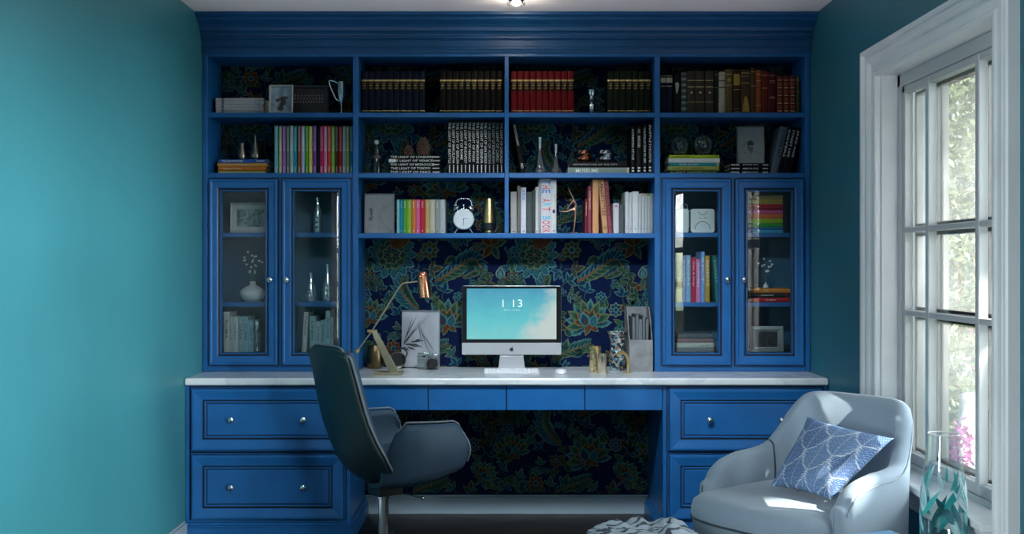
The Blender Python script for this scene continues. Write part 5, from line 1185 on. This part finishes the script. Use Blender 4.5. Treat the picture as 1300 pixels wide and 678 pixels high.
# side shells with the armrests
def arm_top(k): return interp([(0,.452),(.06,.475),(.16,.585),(.24,.622),(.86,.617),(.95,.606),(1.0,.578)],k)
def arm_bot(k): return interp([(0,.385),(.5,.405),(.9,.428),(1,.440)],k)
for s in (-1,1):
    m=MB(); n,mv=26,14; P=[]; tops=[]
    for i in range(n+1):
        k=i/n; x=lerp(-.105 if s<0 else -.04,.222,k); row=[]
        zt,zb=arm_top(k),arm_bot(k)
        yo=interp2([(0,.150),(.12,.200),(.22,.238),(.38,.264),(.6,.275),(.8,.277),(1,.270)],k)
        for j in range(mv+1):
            v=j/mv
            if v<.62:
                q=v/.62; z=lerp(zt,zb,q); y=yo+.018*math.sin(PI*q)-.010*(1-q); fx=x+.024*(k**3)*math.sin(PI*q*.85) 
            else:
                q=(v-.62)/.38; a=q*PI/2; z=zb-.036*math.sin(a); y=lerp(yo,.055,1-math.cos(a)) if q<1 else .055; fx=lerp(x+.024*(k**3)*math.sin(PI*.85),lerp(x,x*.9,k),q)
            row.append(Vector((fx,s*y,z)))
        P.append(row); tops.append(row[0])
    m.grid(P,SLATE,flip=(s>0)); m.build('armrest',DCH,solid=.024)
    m=MB(); edge=[Vector(p)+Vector((0,s*.009,.011)) for p in tops[4:]]+[Vector(p)+Vector((.012,s*.006,0)) for p in P[-1][1:9]]
    m.tube(edge,.0042,PIPE,8); m.build('arm_piping',DCH)
# seat
m=MB(); P=[]
for i in range(17):
    a=i/16; x=lerp(-.05,.21,a); row=[]
    for j in range(15):
        b_=-1+2*j/14; e=(1-abs(2*a-1)**6)*(1-abs(b_)**6)
        row.append(Vector((x,b_*lerp(.16,.235,min(1,a*2.5)),.415+.055*e**.6)))
    P.append(row)
m.grid(P,SLATE); m.build('seat',DCH,solid=.03)
# mechanism, column and base
m=MB(); m.box(-.05,.07,-.05,.05,.292,.345,BLACK); m.build('mechanism',DCH,bevel=.006)
m=MB(); m.lathe([(.023,.085),(.023,.275),(.027,.277),(.027,.290)],CHROME,24); m.lathe([(.030,.075),(.030,.098),(.024,.102)],CHROME,24); m.build('column',DCH)
m=MB(); m.xf=Matrix.Rotation(math.radians(-33),4,'Z'); m.tube([(.02,-.0,.300),(.10,-.0,.292),(.165,-.0,.276)],.0035,CHROME,8); m.ball((.168,0,.275),.008,CHROME,1,10,8); m.build('lever',DCH)
DARKC=mat('dark_polished_base',(.05,.052,.056),.18,.9,var=.05)
for k in range(5):
    a=math.radians(-33+12+72*k); m=MB(); P=[]
    for i in range(7):
        t=i/6; r=lerp(.022,.30,t); w=lerp(.026,.014,t); z=lerp(.098,.070,t); h=lerp(.045,.018,t)
        c=Vector((r*math.cos(a),r*math.sin(a),0)); nn=Vector((-math.sin(a),math.cos(a),0))
        P.append([c+nn*w+Vector((0,0,z-h)),c+nn*w*.8+Vector((0,0,z)),c-nn*w*.8+Vector((0,0,z)),c-nn*w+Vector((0,0,z-h))])
    m.grid(P,DARKC,smooth=False,closed_v=True); m.add(P[-1],[(0,1,2,3)],DARKC); m.add(P[0],[(3,2,1,0)],DARKC); lg=m.build('base_leg',DCH,bevel=.003)
    m=MB(); c=Vector((.288*math.cos(a),.288*math.sin(a),0))
    m.xf=Matrix.Translation(c+Vector((0,0,.0265)))@Matrix.Rotation(a,4,'Z')@Matrix.Rotation(PI/2,4,'Y')
    m.lathe([(.010,-.020),(.025,-.018),(.0262,-.006),(.0262,.006),(.025,.018),(.010,.020)],BLACK,18); m.xf=None
    m.tube([c+Vector((0,0,.03)),c+Vector((0,0,.058))],.008,BLACK,8); m.build('caster',lg)
m=MB(); m.lathe([(.036,.052),(.040,.060),(.038,.088),(.030,.098)],DARKC,24); m.build('hub',DCH)
# ================================================================ armchair
FABR=mat('pale_blue_grey_fabric',(.26,.335,.415),.85,var=.07,scale=300,bump=.35,bscale=900,spec=.2,sheen=.25)
SEAM=mat('dark_seam_piping',(.045,.060,.072),.7)
ACH=thing('armchair','pale blue-grey upholstered tub armchair with a patterned pillow, beside the window','armchair',(1.045,-1.80,0),(0,0,math.radians(180+38)))
# local frame: faces +x, +y is the sitter's left (nearest the viewer)
def plan(u):
    """outer plan of the tub at u -1..1 (0 = middle of the back)"""
    a=abs(u); sg=1 if u>=0 else -1
    if a<.52:
        th=a/.52*PI/2; c,s_=math.cos(th),math.sin(th)
        return Vector((-.03-.325*c**.66, sg*.325*s_**.66,0))
    k=(a-.52)/.48
    return Vector((lerp(-.03,.150,k), sg*lerp(.325,.318,k),0))
def tub_top(u):
    return interp2([(0,.800),(.14,.798),(.22,.782),(.29,.730),(.35,.655),(.41,.602),(.48,.585),(.62,.575),(.80,.560),(.92,.535),(1,.495)],abs(u))
def tub_row(u,zb=.17):
    p=plan(u); e=.002; d=(plan(min(1,u+e))-plan(max(-1,u-e))).normalized(); n_=Vector((-d.y,d.x,0))   # inward? fix sign
    cen=Vector((.0,0,0)); 
    if (cen-p).dot(n_)<0: n_=-n_
    zt=tub_top(u); th=.062
    lean=Vector((-.05,0,0))*max(0,(zt-.58)/.22)
    rows=[]
    outz=[zb,zb+.03,.30,.42,.52]
    prof=[(0.035,zb),(0.012,zb+.035),(0,.28),(0,.36)]
    for o,z in prof: rows.append(p+n_*o+Vector((0,0,z)))
    h0=.42
    for k in range(1,7):
        q=k/6; z=lerp(h0,zt-.03,q); rows.append(p+n_*(.004*q)+Vector((0,0,z))+lean*((z-h0)/max(.05,zt-h0))*.9)
    for k in range(1,6):
        a=PI*k/6; rows.append(p+n_*(th*.5-th*.5*math.cos(a))+Vector((0,0,zt-.03+.03*math.sin(a)))+lean*.95)
    for k in range(0,6):
        q=k/5; z=lerp(zt-.03,.40,q); rows.append(p+n_*(th+.012*math.sin(PI*q))+Vector((0,0,z))+lean*((z-h0)/max(.05,zt-h0))*.9*(1 if z>h0 else 0))
    return rows
NU=72
US=[-1+2*i/NU for i in range(NU+1)]
P=[tub_row(u) for u in US]
# rounded arm fronts
def endcap(row,sgn):
    c=sum((Vector(p) for p in row),Vector())/len(row); out=[]
    for k,(f,ad) in enumerate(((1,.0),(.93,.014),(.75,.025),(.45,.032),(.05,.034))):
        if k==0: continue
        out.append([Vector((p.x,c.y+(p.y-c.y)*f,c.z+(p.z-c.z)*(1-(1-f)*.22)))+Vector((ad,0,0)) for p in row])
    return out
e1=endcap(P[-1],1); e0=endcap(P[0],-1)
P=e0[::-1]+P+e1
m=MB(); m.grid(P,FABR,flip=True); m.build('tub_shell',ACH)
def outer_edge(u,off=.004):
    r=tub_row(u); return r[9]+ (r[9]-r[12]).normalized()*off
m=MB(); m.tube([outer_edge(u) for u in US],.0038,cmat('#8d9aa4',.8),8); m.build('edge_piping',ACH)
for u in (-.40,):
    m=MB(); r=tub_row(u); m.tube([Vector(p)+ (Vector((0,0,0))) for p in r[9:20]],.0036,SEAM,6); m.build('arm_seam',ACH)
# seat cushion and front rail
def seat_outline(k,inset=0.0):
    """rounded front seat outline, k 0..1 from far side round the front to the near side"""
    pts=[(-.24,-.270),(.10,-.278),(.235,-.268),(.305,-.215),(.338,-.10),(.342,0),(.338,.10),(.305,.215),(.235,.268),(.10,.278),(-.24,.270)]
    return pts
so=catmull([(x,y,0) for x,y in seat_outline(0)],6)
m=MB(); P=[]
for f,z in ((1,.17),(1.0,.20),(1.0,.34),(1.005,.372),(1.012,.385),(1.018,.397),(1.018,.42),(.995,.446),(.93,.462),(.8,.469),(.4,.476),(.02,.478)):
    P.append([Vector((q.x*f if q.x>0 else q.x,q.y*f,z)) for q in so])
m.grid(P[:5],FABR,flip=True); m.build('front_rail',ACH)
m=MB(); m.grid(P[4:],FABR,flip=True); m.build('seat_cushion',ACH)
m=MB(); m.tube([Vector((q.x*1.018,q.y*1.018,.387)) for q in so[4:-4]],.0042,SEAM,6); m.build('seat_piping',ACH)
for sx,sy in ((.2,.22),(.2,-.22),(-.24,.2),(-.24,-.2)):
    m=MB(); m.tube([(sx,sy,.172),(sx*1.14,sy*1.14,0)],[.017,.010],cmat('#3b2a20',.5),12); m.build('leg',ACH)
# ================================================================ pillow
def pillow_mat():
    m,nt,b=nodes_of('feather_print_cotton'); N,L=nt.nodes,nt.links
    at=N.new('ShaderNodeVertexColor'); at.layer_name='print'; L.new(at.outputs['Color'],b.inputs['Base Color'])
    nz=N.new('ShaderNodeTexNoise'); nz.inputs['Scale'].default_value=600; bp=N.new('ShaderNodeBump'); bp.inputs['Strength'].default_value=.15; bp.inputs['Distance'].default_value=.002
    L.new(nz.outputs['Fac'],bp.inputs['Height']); L.new(bp.outputs['Normal'],b.inputs['Normal']); b.inputs['Roughness'].default_value=.85; b.inputs['Specular IOR Level'].default_value=.2
    return m
def feather_print(u,v):
    """ogee leaves with fine veins: returns a colour"""
    W,Hh=.36,.50; row=math.floor(v/(Hh*.5)); best=None
    col=Vector((.055,.125,.30)); 
    # leaves overlap; test rows from front to back
    for r in (row+1,row,row-1):
        off=.5*W*(r%2); k=round((u-off)/W); x=u-off-k*W; y=(v-r*Hh*.5)/Hh      # y 0 tip(bottom) .. 1 top
        if -.02<=y<=1.02:
            ww=.5*W*math.sin(PI*max(0,min(1,y))**.9)**.75*1.02
            if abs(x)<ww:
                d=(ww-abs(x))/W
                vein=math.sin((y*1.0+abs(x)/W*1.15)*88+r)
                edge=math.sin((y*1.0-abs(x)/W*.4)*95)
                base=Vector((.050,.125,.29)) if (r+k)%2 else Vector((.085,.175,.35))
                white=Vector((.62,.67,.72))
                f=0
                if d<.055: f=.85 if edge>-.35 else .15
                elif d<.10: f=.55 if edge>.2 else .05
                elif abs(x)/W<.010: f=.5
                elif vein>.62: f=.42
                return base.lerp(white,f)
    return col
def rawpillow(corners,thick,n=120):
    TL,TR,BR,BL=[Vector(c) for c in corners]
    nrm=(TR-TL).cross(BL-TL).normalized()
    if nrm.y>0: nrm=-nrm
    vs=[];fs=[];cs=[]
    for side in (1,-1):
        o=len(vs)
        for i in range(n+1):
            v=i/n
            for j in range(n+1):
                u=j/n
                su=2*u-1; sv=2*v-1
                # edges pulled in between the corners
                pu=su*(1-.10*(1-sv*sv)*abs(su)**3*1.0); pv=sv*(1-.10*(1-su*su)*abs(sv)**3)
                uu,vv=(pu+1)/2,(pv+1)/2
                p=TL.lerp(TR,uu).lerp(BL.lerp(BR,uu),vv)
                h=(max(0,1-abs(su)**2.4)*max(0,1-abs(sv)**2.4))**.55
                wr=.006*mnoise.noise(Vector((u*4,v*4,side)))*h
                # a soft crease near the lower right
                cr=-.014*math.exp(-((u-.80+.25*(v-.55))/.05)**2)*math.exp(-((v-.62)/.2)**2)
                p=p+nrm*side*(thick*h*.5+wr+(cr if side>0 else 0))
                vs.append(p); cs.append(feather_print(u*1.0+.02,(1-v)*1.0+.04))
        for i in range(n):
            for j in range(n):
                a=o+i*(n+1)+j; q=(a,a+1,a+n+2,a+n+1); fs.append(tuple(reversed(q)) if side>0 else q)
    return vs,fs,cs
pc=[P_ for P_ in ((1.118,-1.665,.728),(1.350,-1.925,.686),(1.098,-2.035,.494),(.952,-1.790,.494))]
vs,fs,cs=rawpillow(pc,.125)
me=bpy.data.meshes.new('throw_pillow'); me.from_pydata(vs,[],fs); me.materials.append(pillow_mat())
ca=me.color_attributes.new('print','FLOAT_COLOR','POINT')
for k,c in enumerate(cs): ca.data[k].color=(*c,1)
for p in me.polygons: p.use_smooth=True
po=bpy.data.objects.new('throw_pillow',me); C.objects.link(po); tag(po,'blue square pillow with white feather leaf print leaning in the armchair','pillow')
# ================================================================ ottoman with a throw, side table, glass vase
OX,OY=XP(816,-2.06),-2.06
t=thing('ottoman','low round grey ottoman under the crumpled throw in front of the drawers','ottoman',(OX,OY,0))
m=MB(); m.lathe([(.165,.02),(.188,.06),(.188,.33),(.175,.362),(.13,.373),(0,.375)],FABR,40); m.build('upholstery',t)
for k in range(3):
    m=MB(); a=k*2*PI/3; m.lathe([(.02,0),(.02,.022)],DARKC,12,.14*math.cos(a),.14*math.sin(a),0); m.build('foot',t)
THR=None
def throw_mat():
    m,nt,b=nodes_of('striped_throw'); N,L=nt.nodes,nt.links
    tc=N.new('ShaderNodeTexCoord'); wv=N.new('ShaderNodeTexWave'); wv.inputs['Scale'].default_value=7; wv.inputs['Distortion'].default_value=7; wv.inputs['Detail'].default_value=2; wv.inputs['Detail Scale'].default_value=2.2
    mp=N.new('ShaderNodeMapping'); mp.inputs['Rotation'].default_value=(0,0,1.15); L.new(tc.outputs['Object'],mp.inputs['Vector']); L.new(mp.outputs[0],wv.inputs['Vector'])
    rp=N.new('ShaderNodeValToRGB'); e=rp.color_ramp.elements; e[0].position=.16; e[0].color=(.06,.075,.095,1); e[1].position=.30; e[1].color=(.40,.48,.54,1)
    L.new(wv.outputs['Fac'],rp.inputs['Fac']); L.new(rp.outputs['Color'],b.inputs['Base Color']); b.inputs['Roughness'].default_value=.9
    return m
m=MB(); P=[]; n=46
for i in range(n+1):
    v=-1+2*i/n; row=[]
    for j in range(n+1):
        u=-1+2*j/n; x,y=u*.205,v*.19; r=math.hypot(x/.2,y/.2)
        fold=.026*abs(mnoise.noise(Vector((x*11+y*5,y*7-x*3,2.3))))*1.7+.014*abs(mnoise.noise(Vector((x*30,y*22,5))))
        z=.3765+fold*(1-.3*min(1,r))+.028*math.exp(-((x-.09)/.05)**2-((y+.02)/.07)**2)
        if r>.93: z-=(r-.93)*.55
        row.append((x,y,z))
    P.append(row)
m.grid(P,throw_mat(),flip=True); th=m.build('throw_blanket',solid=.005); th.location=(OX,OY,.002); tag(th,'crumpled pale blue throw with dark stripes lying on the ottoman','throw')
# side table and vase by the window
TX,TY,TZ=1.385,-2.30,.395
t=thing('side_table','round white side table under the painted glass vase','side table',(TX-.04,TY,0))
m=MB(); m.lathe([(.0,TZ-.022),(.155,TZ-.022),(.160,TZ-.016),(.160,TZ-.004),(.156,TZ),(0,TZ)],cmat('#c8cdd2',.35),40); m.build('table_top',t)
m=MB(); m.lathe([(.017,.018),(.017,TZ-.022)],CHROME,18); m.build('column',t)
m=MB(); m.lathe([(0,0),(.12,0),(.12,.008),(.02,.020)],CHROME,32); m.build('foot_plate',t)
y=TY; s=(y-CAMY)/F; vx=XP(1198,y)
t=thing('glass_vase','tall clear glass vase painted with turquoise blooms in front of the window','vase',(vx,y,TZ+.0005))
H=ZP(551,y)-TZ; r0,r1=28*s,19*s
VG=glass_mat('vase_glass',(.92,.96,.97),f0=1.5,boost=1.8,cap=.30)
m=MB(); m.lathe([(r0*.9,.004),(r0*1.0,.02),(r0*1.02,H*.30),(r0*.93,H*.6),(r1*1.06,H*.9),(r1,H)],VG,40,cap=False); m.build('wall',t)
m=MB(); m.lathe([(0,0),(r0*.9,0),(r0*.92,.012),(0,.014)],VG,32); m.build('base',t)
m=MB(); m.tube([(r1*math.cos(2*PI*k/36),r1*math.sin(2*PI*k/36),H) for k in range(37)],.0022,mat('glass_rim',(.7,.76,.78),.15,var=.03),8,cap=False); m.build('rim',t)
def vr(z): return interp2([(0,r0*.95),(.06,r0),(.30,r0*1.02),(.6,r0*.93),(.9,r1*1.06),(1,r1)],z/H)
TQ=[cmat('#1f8f92',.4),cmat('#3aa7a6',.4),cmat('#8cc3cc',.4),cmat('#bcd6da',.4),cmat('#176a75',.4)]
m=MB(); rnd=random.Random(4)
def paint(a0,z0,L,Wd,tilt,mt,layer):
    n=8; A=[];B=[]
    for k in range(n+1):
        q=k/n; w=Wd*math.sin(PI*q**.75); z=z0+L*q*math.cos(tilt); a=a0+(L*q*math.sin(tilt))/r0
        r=vr(max(0,min(H,z)))*(1.012+.003*layer); A.append((r*math.cos(a-w/r0),r*math.sin(a-w/r0),z)); B.append((r*math.cos(a+w/r0),r*math.sin(a+w/r0),z))
    m.grid([A,B],mt,smooth=True)
for k in range(40):
    a0=rnd.uniform(0,2*PI); paint(a0,rnd.uniform(.02,.15),rnd.uniform(.06,.14),rnd.uniform(.008,.018),rnd.uniform(-.7,.7),TQ[k%5],k%4)
for k in range(12): paint(rnd.uniform(0,2*PI),rnd.uniform(.15,.20),rnd.uniform(.05,.09),rnd.uniform(.004,.010),rnd.uniform(-.4,.4),TQ[2+k%2] if k%3 else TQ[0],k%4)
m.build('painted_blooms',t)
# blue book on the side table
bk=book_shape('book','pale blue book lying on the side table beside the glass vase',.030,.20,.15,bookmat('#7fb0d6',.5)); 
bk.location=(TX-.085,TY-.02,TZ+.0156); bk.rotation_euler=(Matrix.Rotation(.35,4,'Z')@Matrix.Rotation(-PI/2,4,'Y')).to_euler()
# ================================================================ garden beyond the window
LAWN=mat('lawn_green',(.10,.17,.045),.9,var=.3,scale=2)
MB().box(HW+WT,40,-30,40,-.25,-.15,LAWN).build('lawn',kind='structure')
LEAFM=[mat('leaf_'+k,c,.6,var=.25,scale=2) for k,c in (('dark',(.07,.11,.055)),('mid',(.14,.20,.09)),('light',(.24,.30,.15)),('pale',(.36,.40,.26)))]
PINK=mat('pink_blossom',(.55,.20,.38),.6,var=.15); MAG=mat('magenta_blossom',(.55,.12,.36),.6,var=.1)
BARK=mat('bark',(.07,.05,.035),.9,var=.3)
def foliage(m,c,R,n,size,rnd,mats,lo=-.2):
    for k in range(n):
        d=Vector((rnd.gauss(0,1),rnd.gauss(0,1),rnd.gauss(0,1))).normalized(); r=rnd.uniform(.55,1.0)
        lump=1+.22*mnoise.noise(d*2.3+Vector(c))
        p=Vector(c)+Vector((d.x*R[0],d.y*R[1],d.z*R[2]))*r*lump
        if p.z<lo: continue
        a=Vector((rnd.gauss(0,1),rnd.gauss(0,1),rnd.gauss(0,1))).normalized(); b_=a.cross(Vector((rnd.gauss(0,1),rnd.gauss(0,1),rnd.gauss(0,1)))).normalized(); s=size*rnd.uniform(.6,1.4)
        m.add([p-a*s,p+b_*s*.42,p+a*s,p-b_*s*.42],[(0,1,2,3)],mats[min(len(mats)-1,int(rnd.random()**1.2*len(mats)))])
def tree(label,name,cat,loc,R,zc,n,size,seed,pink=0,trunk=True):
    rnd=random.Random(seed); t=thing(name,label,cat,(loc[0],loc[1],-.15),group='garden planting')
    m=MB(); foliage(m,(0,0,zc+.15),R,n,size,rnd,LEAFM,.02); m.build('foliage',t)
    if trunk: m=MB(); m.tube([(0,0,0),(.05,0,zc*.5),(0,.05,zc)],[.10,.08,.05],BARK,8); m.build('trunk',t)
    if pink:
        m=MB(); foliage(m,(0,0,zc+.15),tuple(r*1.03 for r in R),pink,size*.8,rnd,[PINK,cmat('#d9b4c6',.6)],.02); m.build('blossoms',t)
    return t
tree('tall leafy garden tree seen through the wide middle panes of the window','garden_tree','tree',(4.1,4.9),(1.2,1.0,1.45),2.75,11000,.045,1)
tree('large pale garden tree farther back behind the other plants','garden_tree','tree',(5.6,8.8),(2.0,1.4,2.6),2.3,12000,.06,2)
tree('flowering bush with small pink blossoms in front of the garden trees','flowering_bush','bush',(3.05,2.3),(.85,.6,.85),.75,6500,.034,4,420,False)
tree('lower green bush left of the pink flowering bush','garden_bush','bush',(2.75,4.1),(.75,.55,.95),.8,4500,.04,5,60,False)
for i,(px,py,d,r,lab) in enumerate(((1161,470,7.0,.11,'magenta flower cluster behind the left window panes'),(1190,503,6.6,.10,'magenta flower cluster left of the white garden chair'),(1221,572,4.9,.11,'magenta flower cluster beside the white garden chair'))):
    y=CAMY+d; x=XP(px,y); z=ZP(py,y); rnd=random.Random(20+i)
    t=thing('flowering_plant',lab,'flowering plant',(x,y,-.15),group='magenta garden plants')
    m=MB(); foliage(m,(0,0,z+.15),(r*.5,r*.5,r*1.25),260,.016,rnd,[MAG,MAG,cmat('#d85aa0',.6)],-.2); m.build('blossoms',t)
    m=MB()
    for k in range(5): m.tube([(0,0,0),(.03*(k-2),.02*(k%2),z*.6+.1)],.006,LEAFM[0],5)
    foliage(m,(0,0,z*.3+.1),(r,r,max(.06,z*.4)),60,.05,rnd,LEAFM[:2],-.3); m.build('stems',t)
y=CAMY+5.3; x=XP(1228,y)
t=thing('garden_chair','white curved-back garden chair standing on the lawn outside the window','garden chair',(x+.16,y-.27,-.15),(0,0,math.radians(-60)))
GW=cmat('#b4b6b0',.5)
m=MB(); P=[]
for i in range(13):
    k=i/12; z=.36+.48*k; w=.26*(1-.55*k**3); P.append([Vector((-.22-.10*k+.10*abs(-1+2*j/10)**2,w*(-1+2*j/10),z-.03*abs(-1+2*j/10)**3*k)) for j in range(11)])
m.grid(P,GW); m.build('backrest',t,solid=.025)
m=MB(); m.box(-.24,.24,-.25,.25,.36,.40,GW); m.build('seat',t,bevel=.02)
for sx in (-.2,.2):
    for sy in (-.2,.2):
        m=MB(); m.tube([(sx*.9,sy*.9,.37),(sx*1.1,sy*1.1,0)],.014,GW,8); m.build('leg',t)
# ================================================================ camera, light and sky
cam=bpy.data.cameras.new('camera'); co=bpy.data.objects.new('camera',cam); C.objects.link(co)
cam.sensor_width=36; cam.lens=F/1300*36; cam.clip_start=.05
cam.shift_x=(650-PX)/1300; cam.shift_y=-(339-PY)/1300
co.location=(0,CAMY,EYE); co.rotation_euler=(PI/2,0,0)
bpy.context.scene.camera=co
w=bpy.data.worlds.new('sky'); bpy.context.scene.world=w; w.use_nodes=True
nt=w.node_tree; N,L=nt.nodes,nt.links; bg=N['Background']
tc=N.new('ShaderNodeTexCoord'); sp=N.new('ShaderNodeSeparateXYZ'); L.new(tc.outputs['Generated'],sp.inputs[0])
rp=N.new('ShaderNodeValToRGB'); e=rp.color_ramp.elements
e[0].position=0.0; e[0].color=(.20,.26,.20,1); e[1].position=1; e[1].color=(.62,.80,1,1)
k=e.new(.06); k.color=(.95,.98,1,1); k=e.new(.35); k.color=(.9,.96,1,1)
L.new(sp.outputs['Z'],rp.inputs['Fac']); 
# bright sky patch added behind the viewer to feed the cabinet door reflections
ng=N.new('ShaderNodeMath'); ng.operation='MULTIPLY'; ng.inputs[1].default_value=-1; L.new(sp.outputs['Y'],ng.inputs[0])
lb=N.new('ShaderNodeMapRange'); lb.inputs['From Min'].default_value=.945; lb.inputs['From Max'].default_value=.972; lb.inputs['To Max'].default_value=LOBE; L.new(ng.outputs[0],lb.inputs['Value'])
ad=N.new('ShaderNodeMath'); ad.operation='ADD'; ad.inputs[1].default_value=SKY; L.new(lb.outputs['Result'],ad.inputs[0]); L.new(ad.outputs[0],bg.inputs['Strength'])
L.new(rp.outputs['Color'],bg.inputs['Color'])
def lamp(name,kind,loc,target,energy,col=(1,1,1),**kw):
    l=bpy.data.lights.new(name,kind); l.energy=energy; l.color=col
    for k,v in kw.items(): setattr(l,k,v)
    o=bpy.data.objects.new(name,l); C.objects.link(o); o.location=loc
    o.rotation_euler=(Vector(target)-Vector(loc)).to_track_quat('-Z','Y').to_euler()
    return o
def portal(name,loc,target,sx,sy):
    o=lamp(name,'AREA',loc,target,1,shape='RECTANGLE',size=sx,size_y=sy); o.data.cycles.is_portal=True; return o
for nm,wd,s in (('portal_window',WIN,1),('portal_window',WIN2,1),('portal_window',WIN3,-1)):
    yc,zc=(wd['y0']+wd['y1'])/2,(wd['z0']+wd['z1'])/2
    portal(nm,(s*(HW+.19),yc,zc),(0,yc,zc),wd['y1']-wd['y0'],wd['z1']-wd['z0'])
# sunlight through gaps in the garden trees, onto the armchair
for aim,half,k,dv in (((1.0,-2.03,.475),.42,1.0,(.55,-.22,.45)),((1.18,-1.83,.615),.36,1.3,(.45,-.50,.50)),((1.30,-1.62,.745),.24,1.3,(.33,-.62,.45))):
    lamp('sun_shaft','SPOT',tuple(Vector(aim)+16*Vector(dv)),aim,SUNW*k,(1,.93,.84),spot_size=math.radians(half*2),spot_blend=.12,shadow_soft_size=.035)
# added lamps outside the windows, standing in for sky light
lamp('sky_side','AREA',(5.2,-2.0,1.9),(1.5,-1.9,1.5),SIDEW,(.90,.97,1),shape='RECTANGLE',size=4.5,size_y=2.6)
lamp('left_wall_fill','SPOT',(4.8,-8.2,2.02),(1.5,-4.68,1.36),FRW,(.94,.98,1),spot_size=math.radians(27),spot_blend=.3,shadow_soft_size=.55)  # added spot through the second window to brighten the left wall
lamp('casing_fill','AREA',(-3.5,-6.6,1.7),(1.5,-2.4,1.4),LEFTW,(.92,.97,1),shape='RECTANGLE',size=1.6,size_y=1.8)  # added outside the left window to brighten the casing opposite
for x in (-.95,0,.95): lamp('ceiling_wash','SPOT',(x*.8,-3.0,.35),(x,-1.15,2.5),WASHW,(1,.86,.88),spot_size=math.radians(32),spot_blend=1,shadow_soft_size=.2)  # added unseen uplights near the floor, only to lighten the ceiling
lamp('jamb_fill','SPOT',(4.2,.8,1.5),(1.6,-2.41,1.28),JAMBW,(1,.97,.94),spot_size=math.radians(22),spot_blend=.3,shadow_soft_size=.2)  # added to light the near jamb for its reflection in the cabinet door
# added ceiling-height fill spots with no fitting, aimed at the desk
lamp('spot_beam','SPOT',(-.35,-2.35,CEIL-.05),(-.55,-.42,.98),BEAMW*.34,(.86,.94,1),spot_size=math.radians(58),spot_blend=1,shadow_soft_size=.10)
lamp('armchair_fill','SPOT',(.0,-5.5,2.1),(.85,-1.85,.5),FILLW,(.92,.96,1),spot_size=math.radians(24),spot_blend=1,shadow_soft_size=.15)  # added fill for the armchair, no lamp stands there
lamp('spot_beam','SPOT',(.15,-2.35,CEIL-.05),(.46,-.45,.90),BEAMW*1.22,(.86,.94,1),spot_size=math.radians(58),spot_blend=1,shadow_soft_size=.10)  # the other added desk fill, towards the right
lamp('garden_fill_sun','SUN',(0,-6,9),(6.0,-1.0,2.8),SUNG,(1,.95,.85),angle=math.radians(1.5))  # extra sun from another side, added to brighten the garden
# the ceiling spotlight's own beam
lamp('spot_beam','SPOT',(.045,-.70,CEIL-.04),(.0,-.62,.5),SPOTW,(.86,.93,1),spot_size=math.radians(105),spot_blend=.9,shadow_soft_size=.05)
lamp('spot_glow','POINT',(.045,-.72,CEIL-.05),(0,0,0),2.0,(1,.88,.7),shadow_soft_size=.03)
sc=bpy.context.scene
sc.view_settings.view_transform=VIEW; sc.view_settings.look=LOOK; sc.view_settings.exposure=EXPO
sc.cycles.use_denoising=True; sc.cycles.max_bounces=8; sc.cycles.transparent_max_bounces=16; sc.cycles.sample_clamp_indirect=6
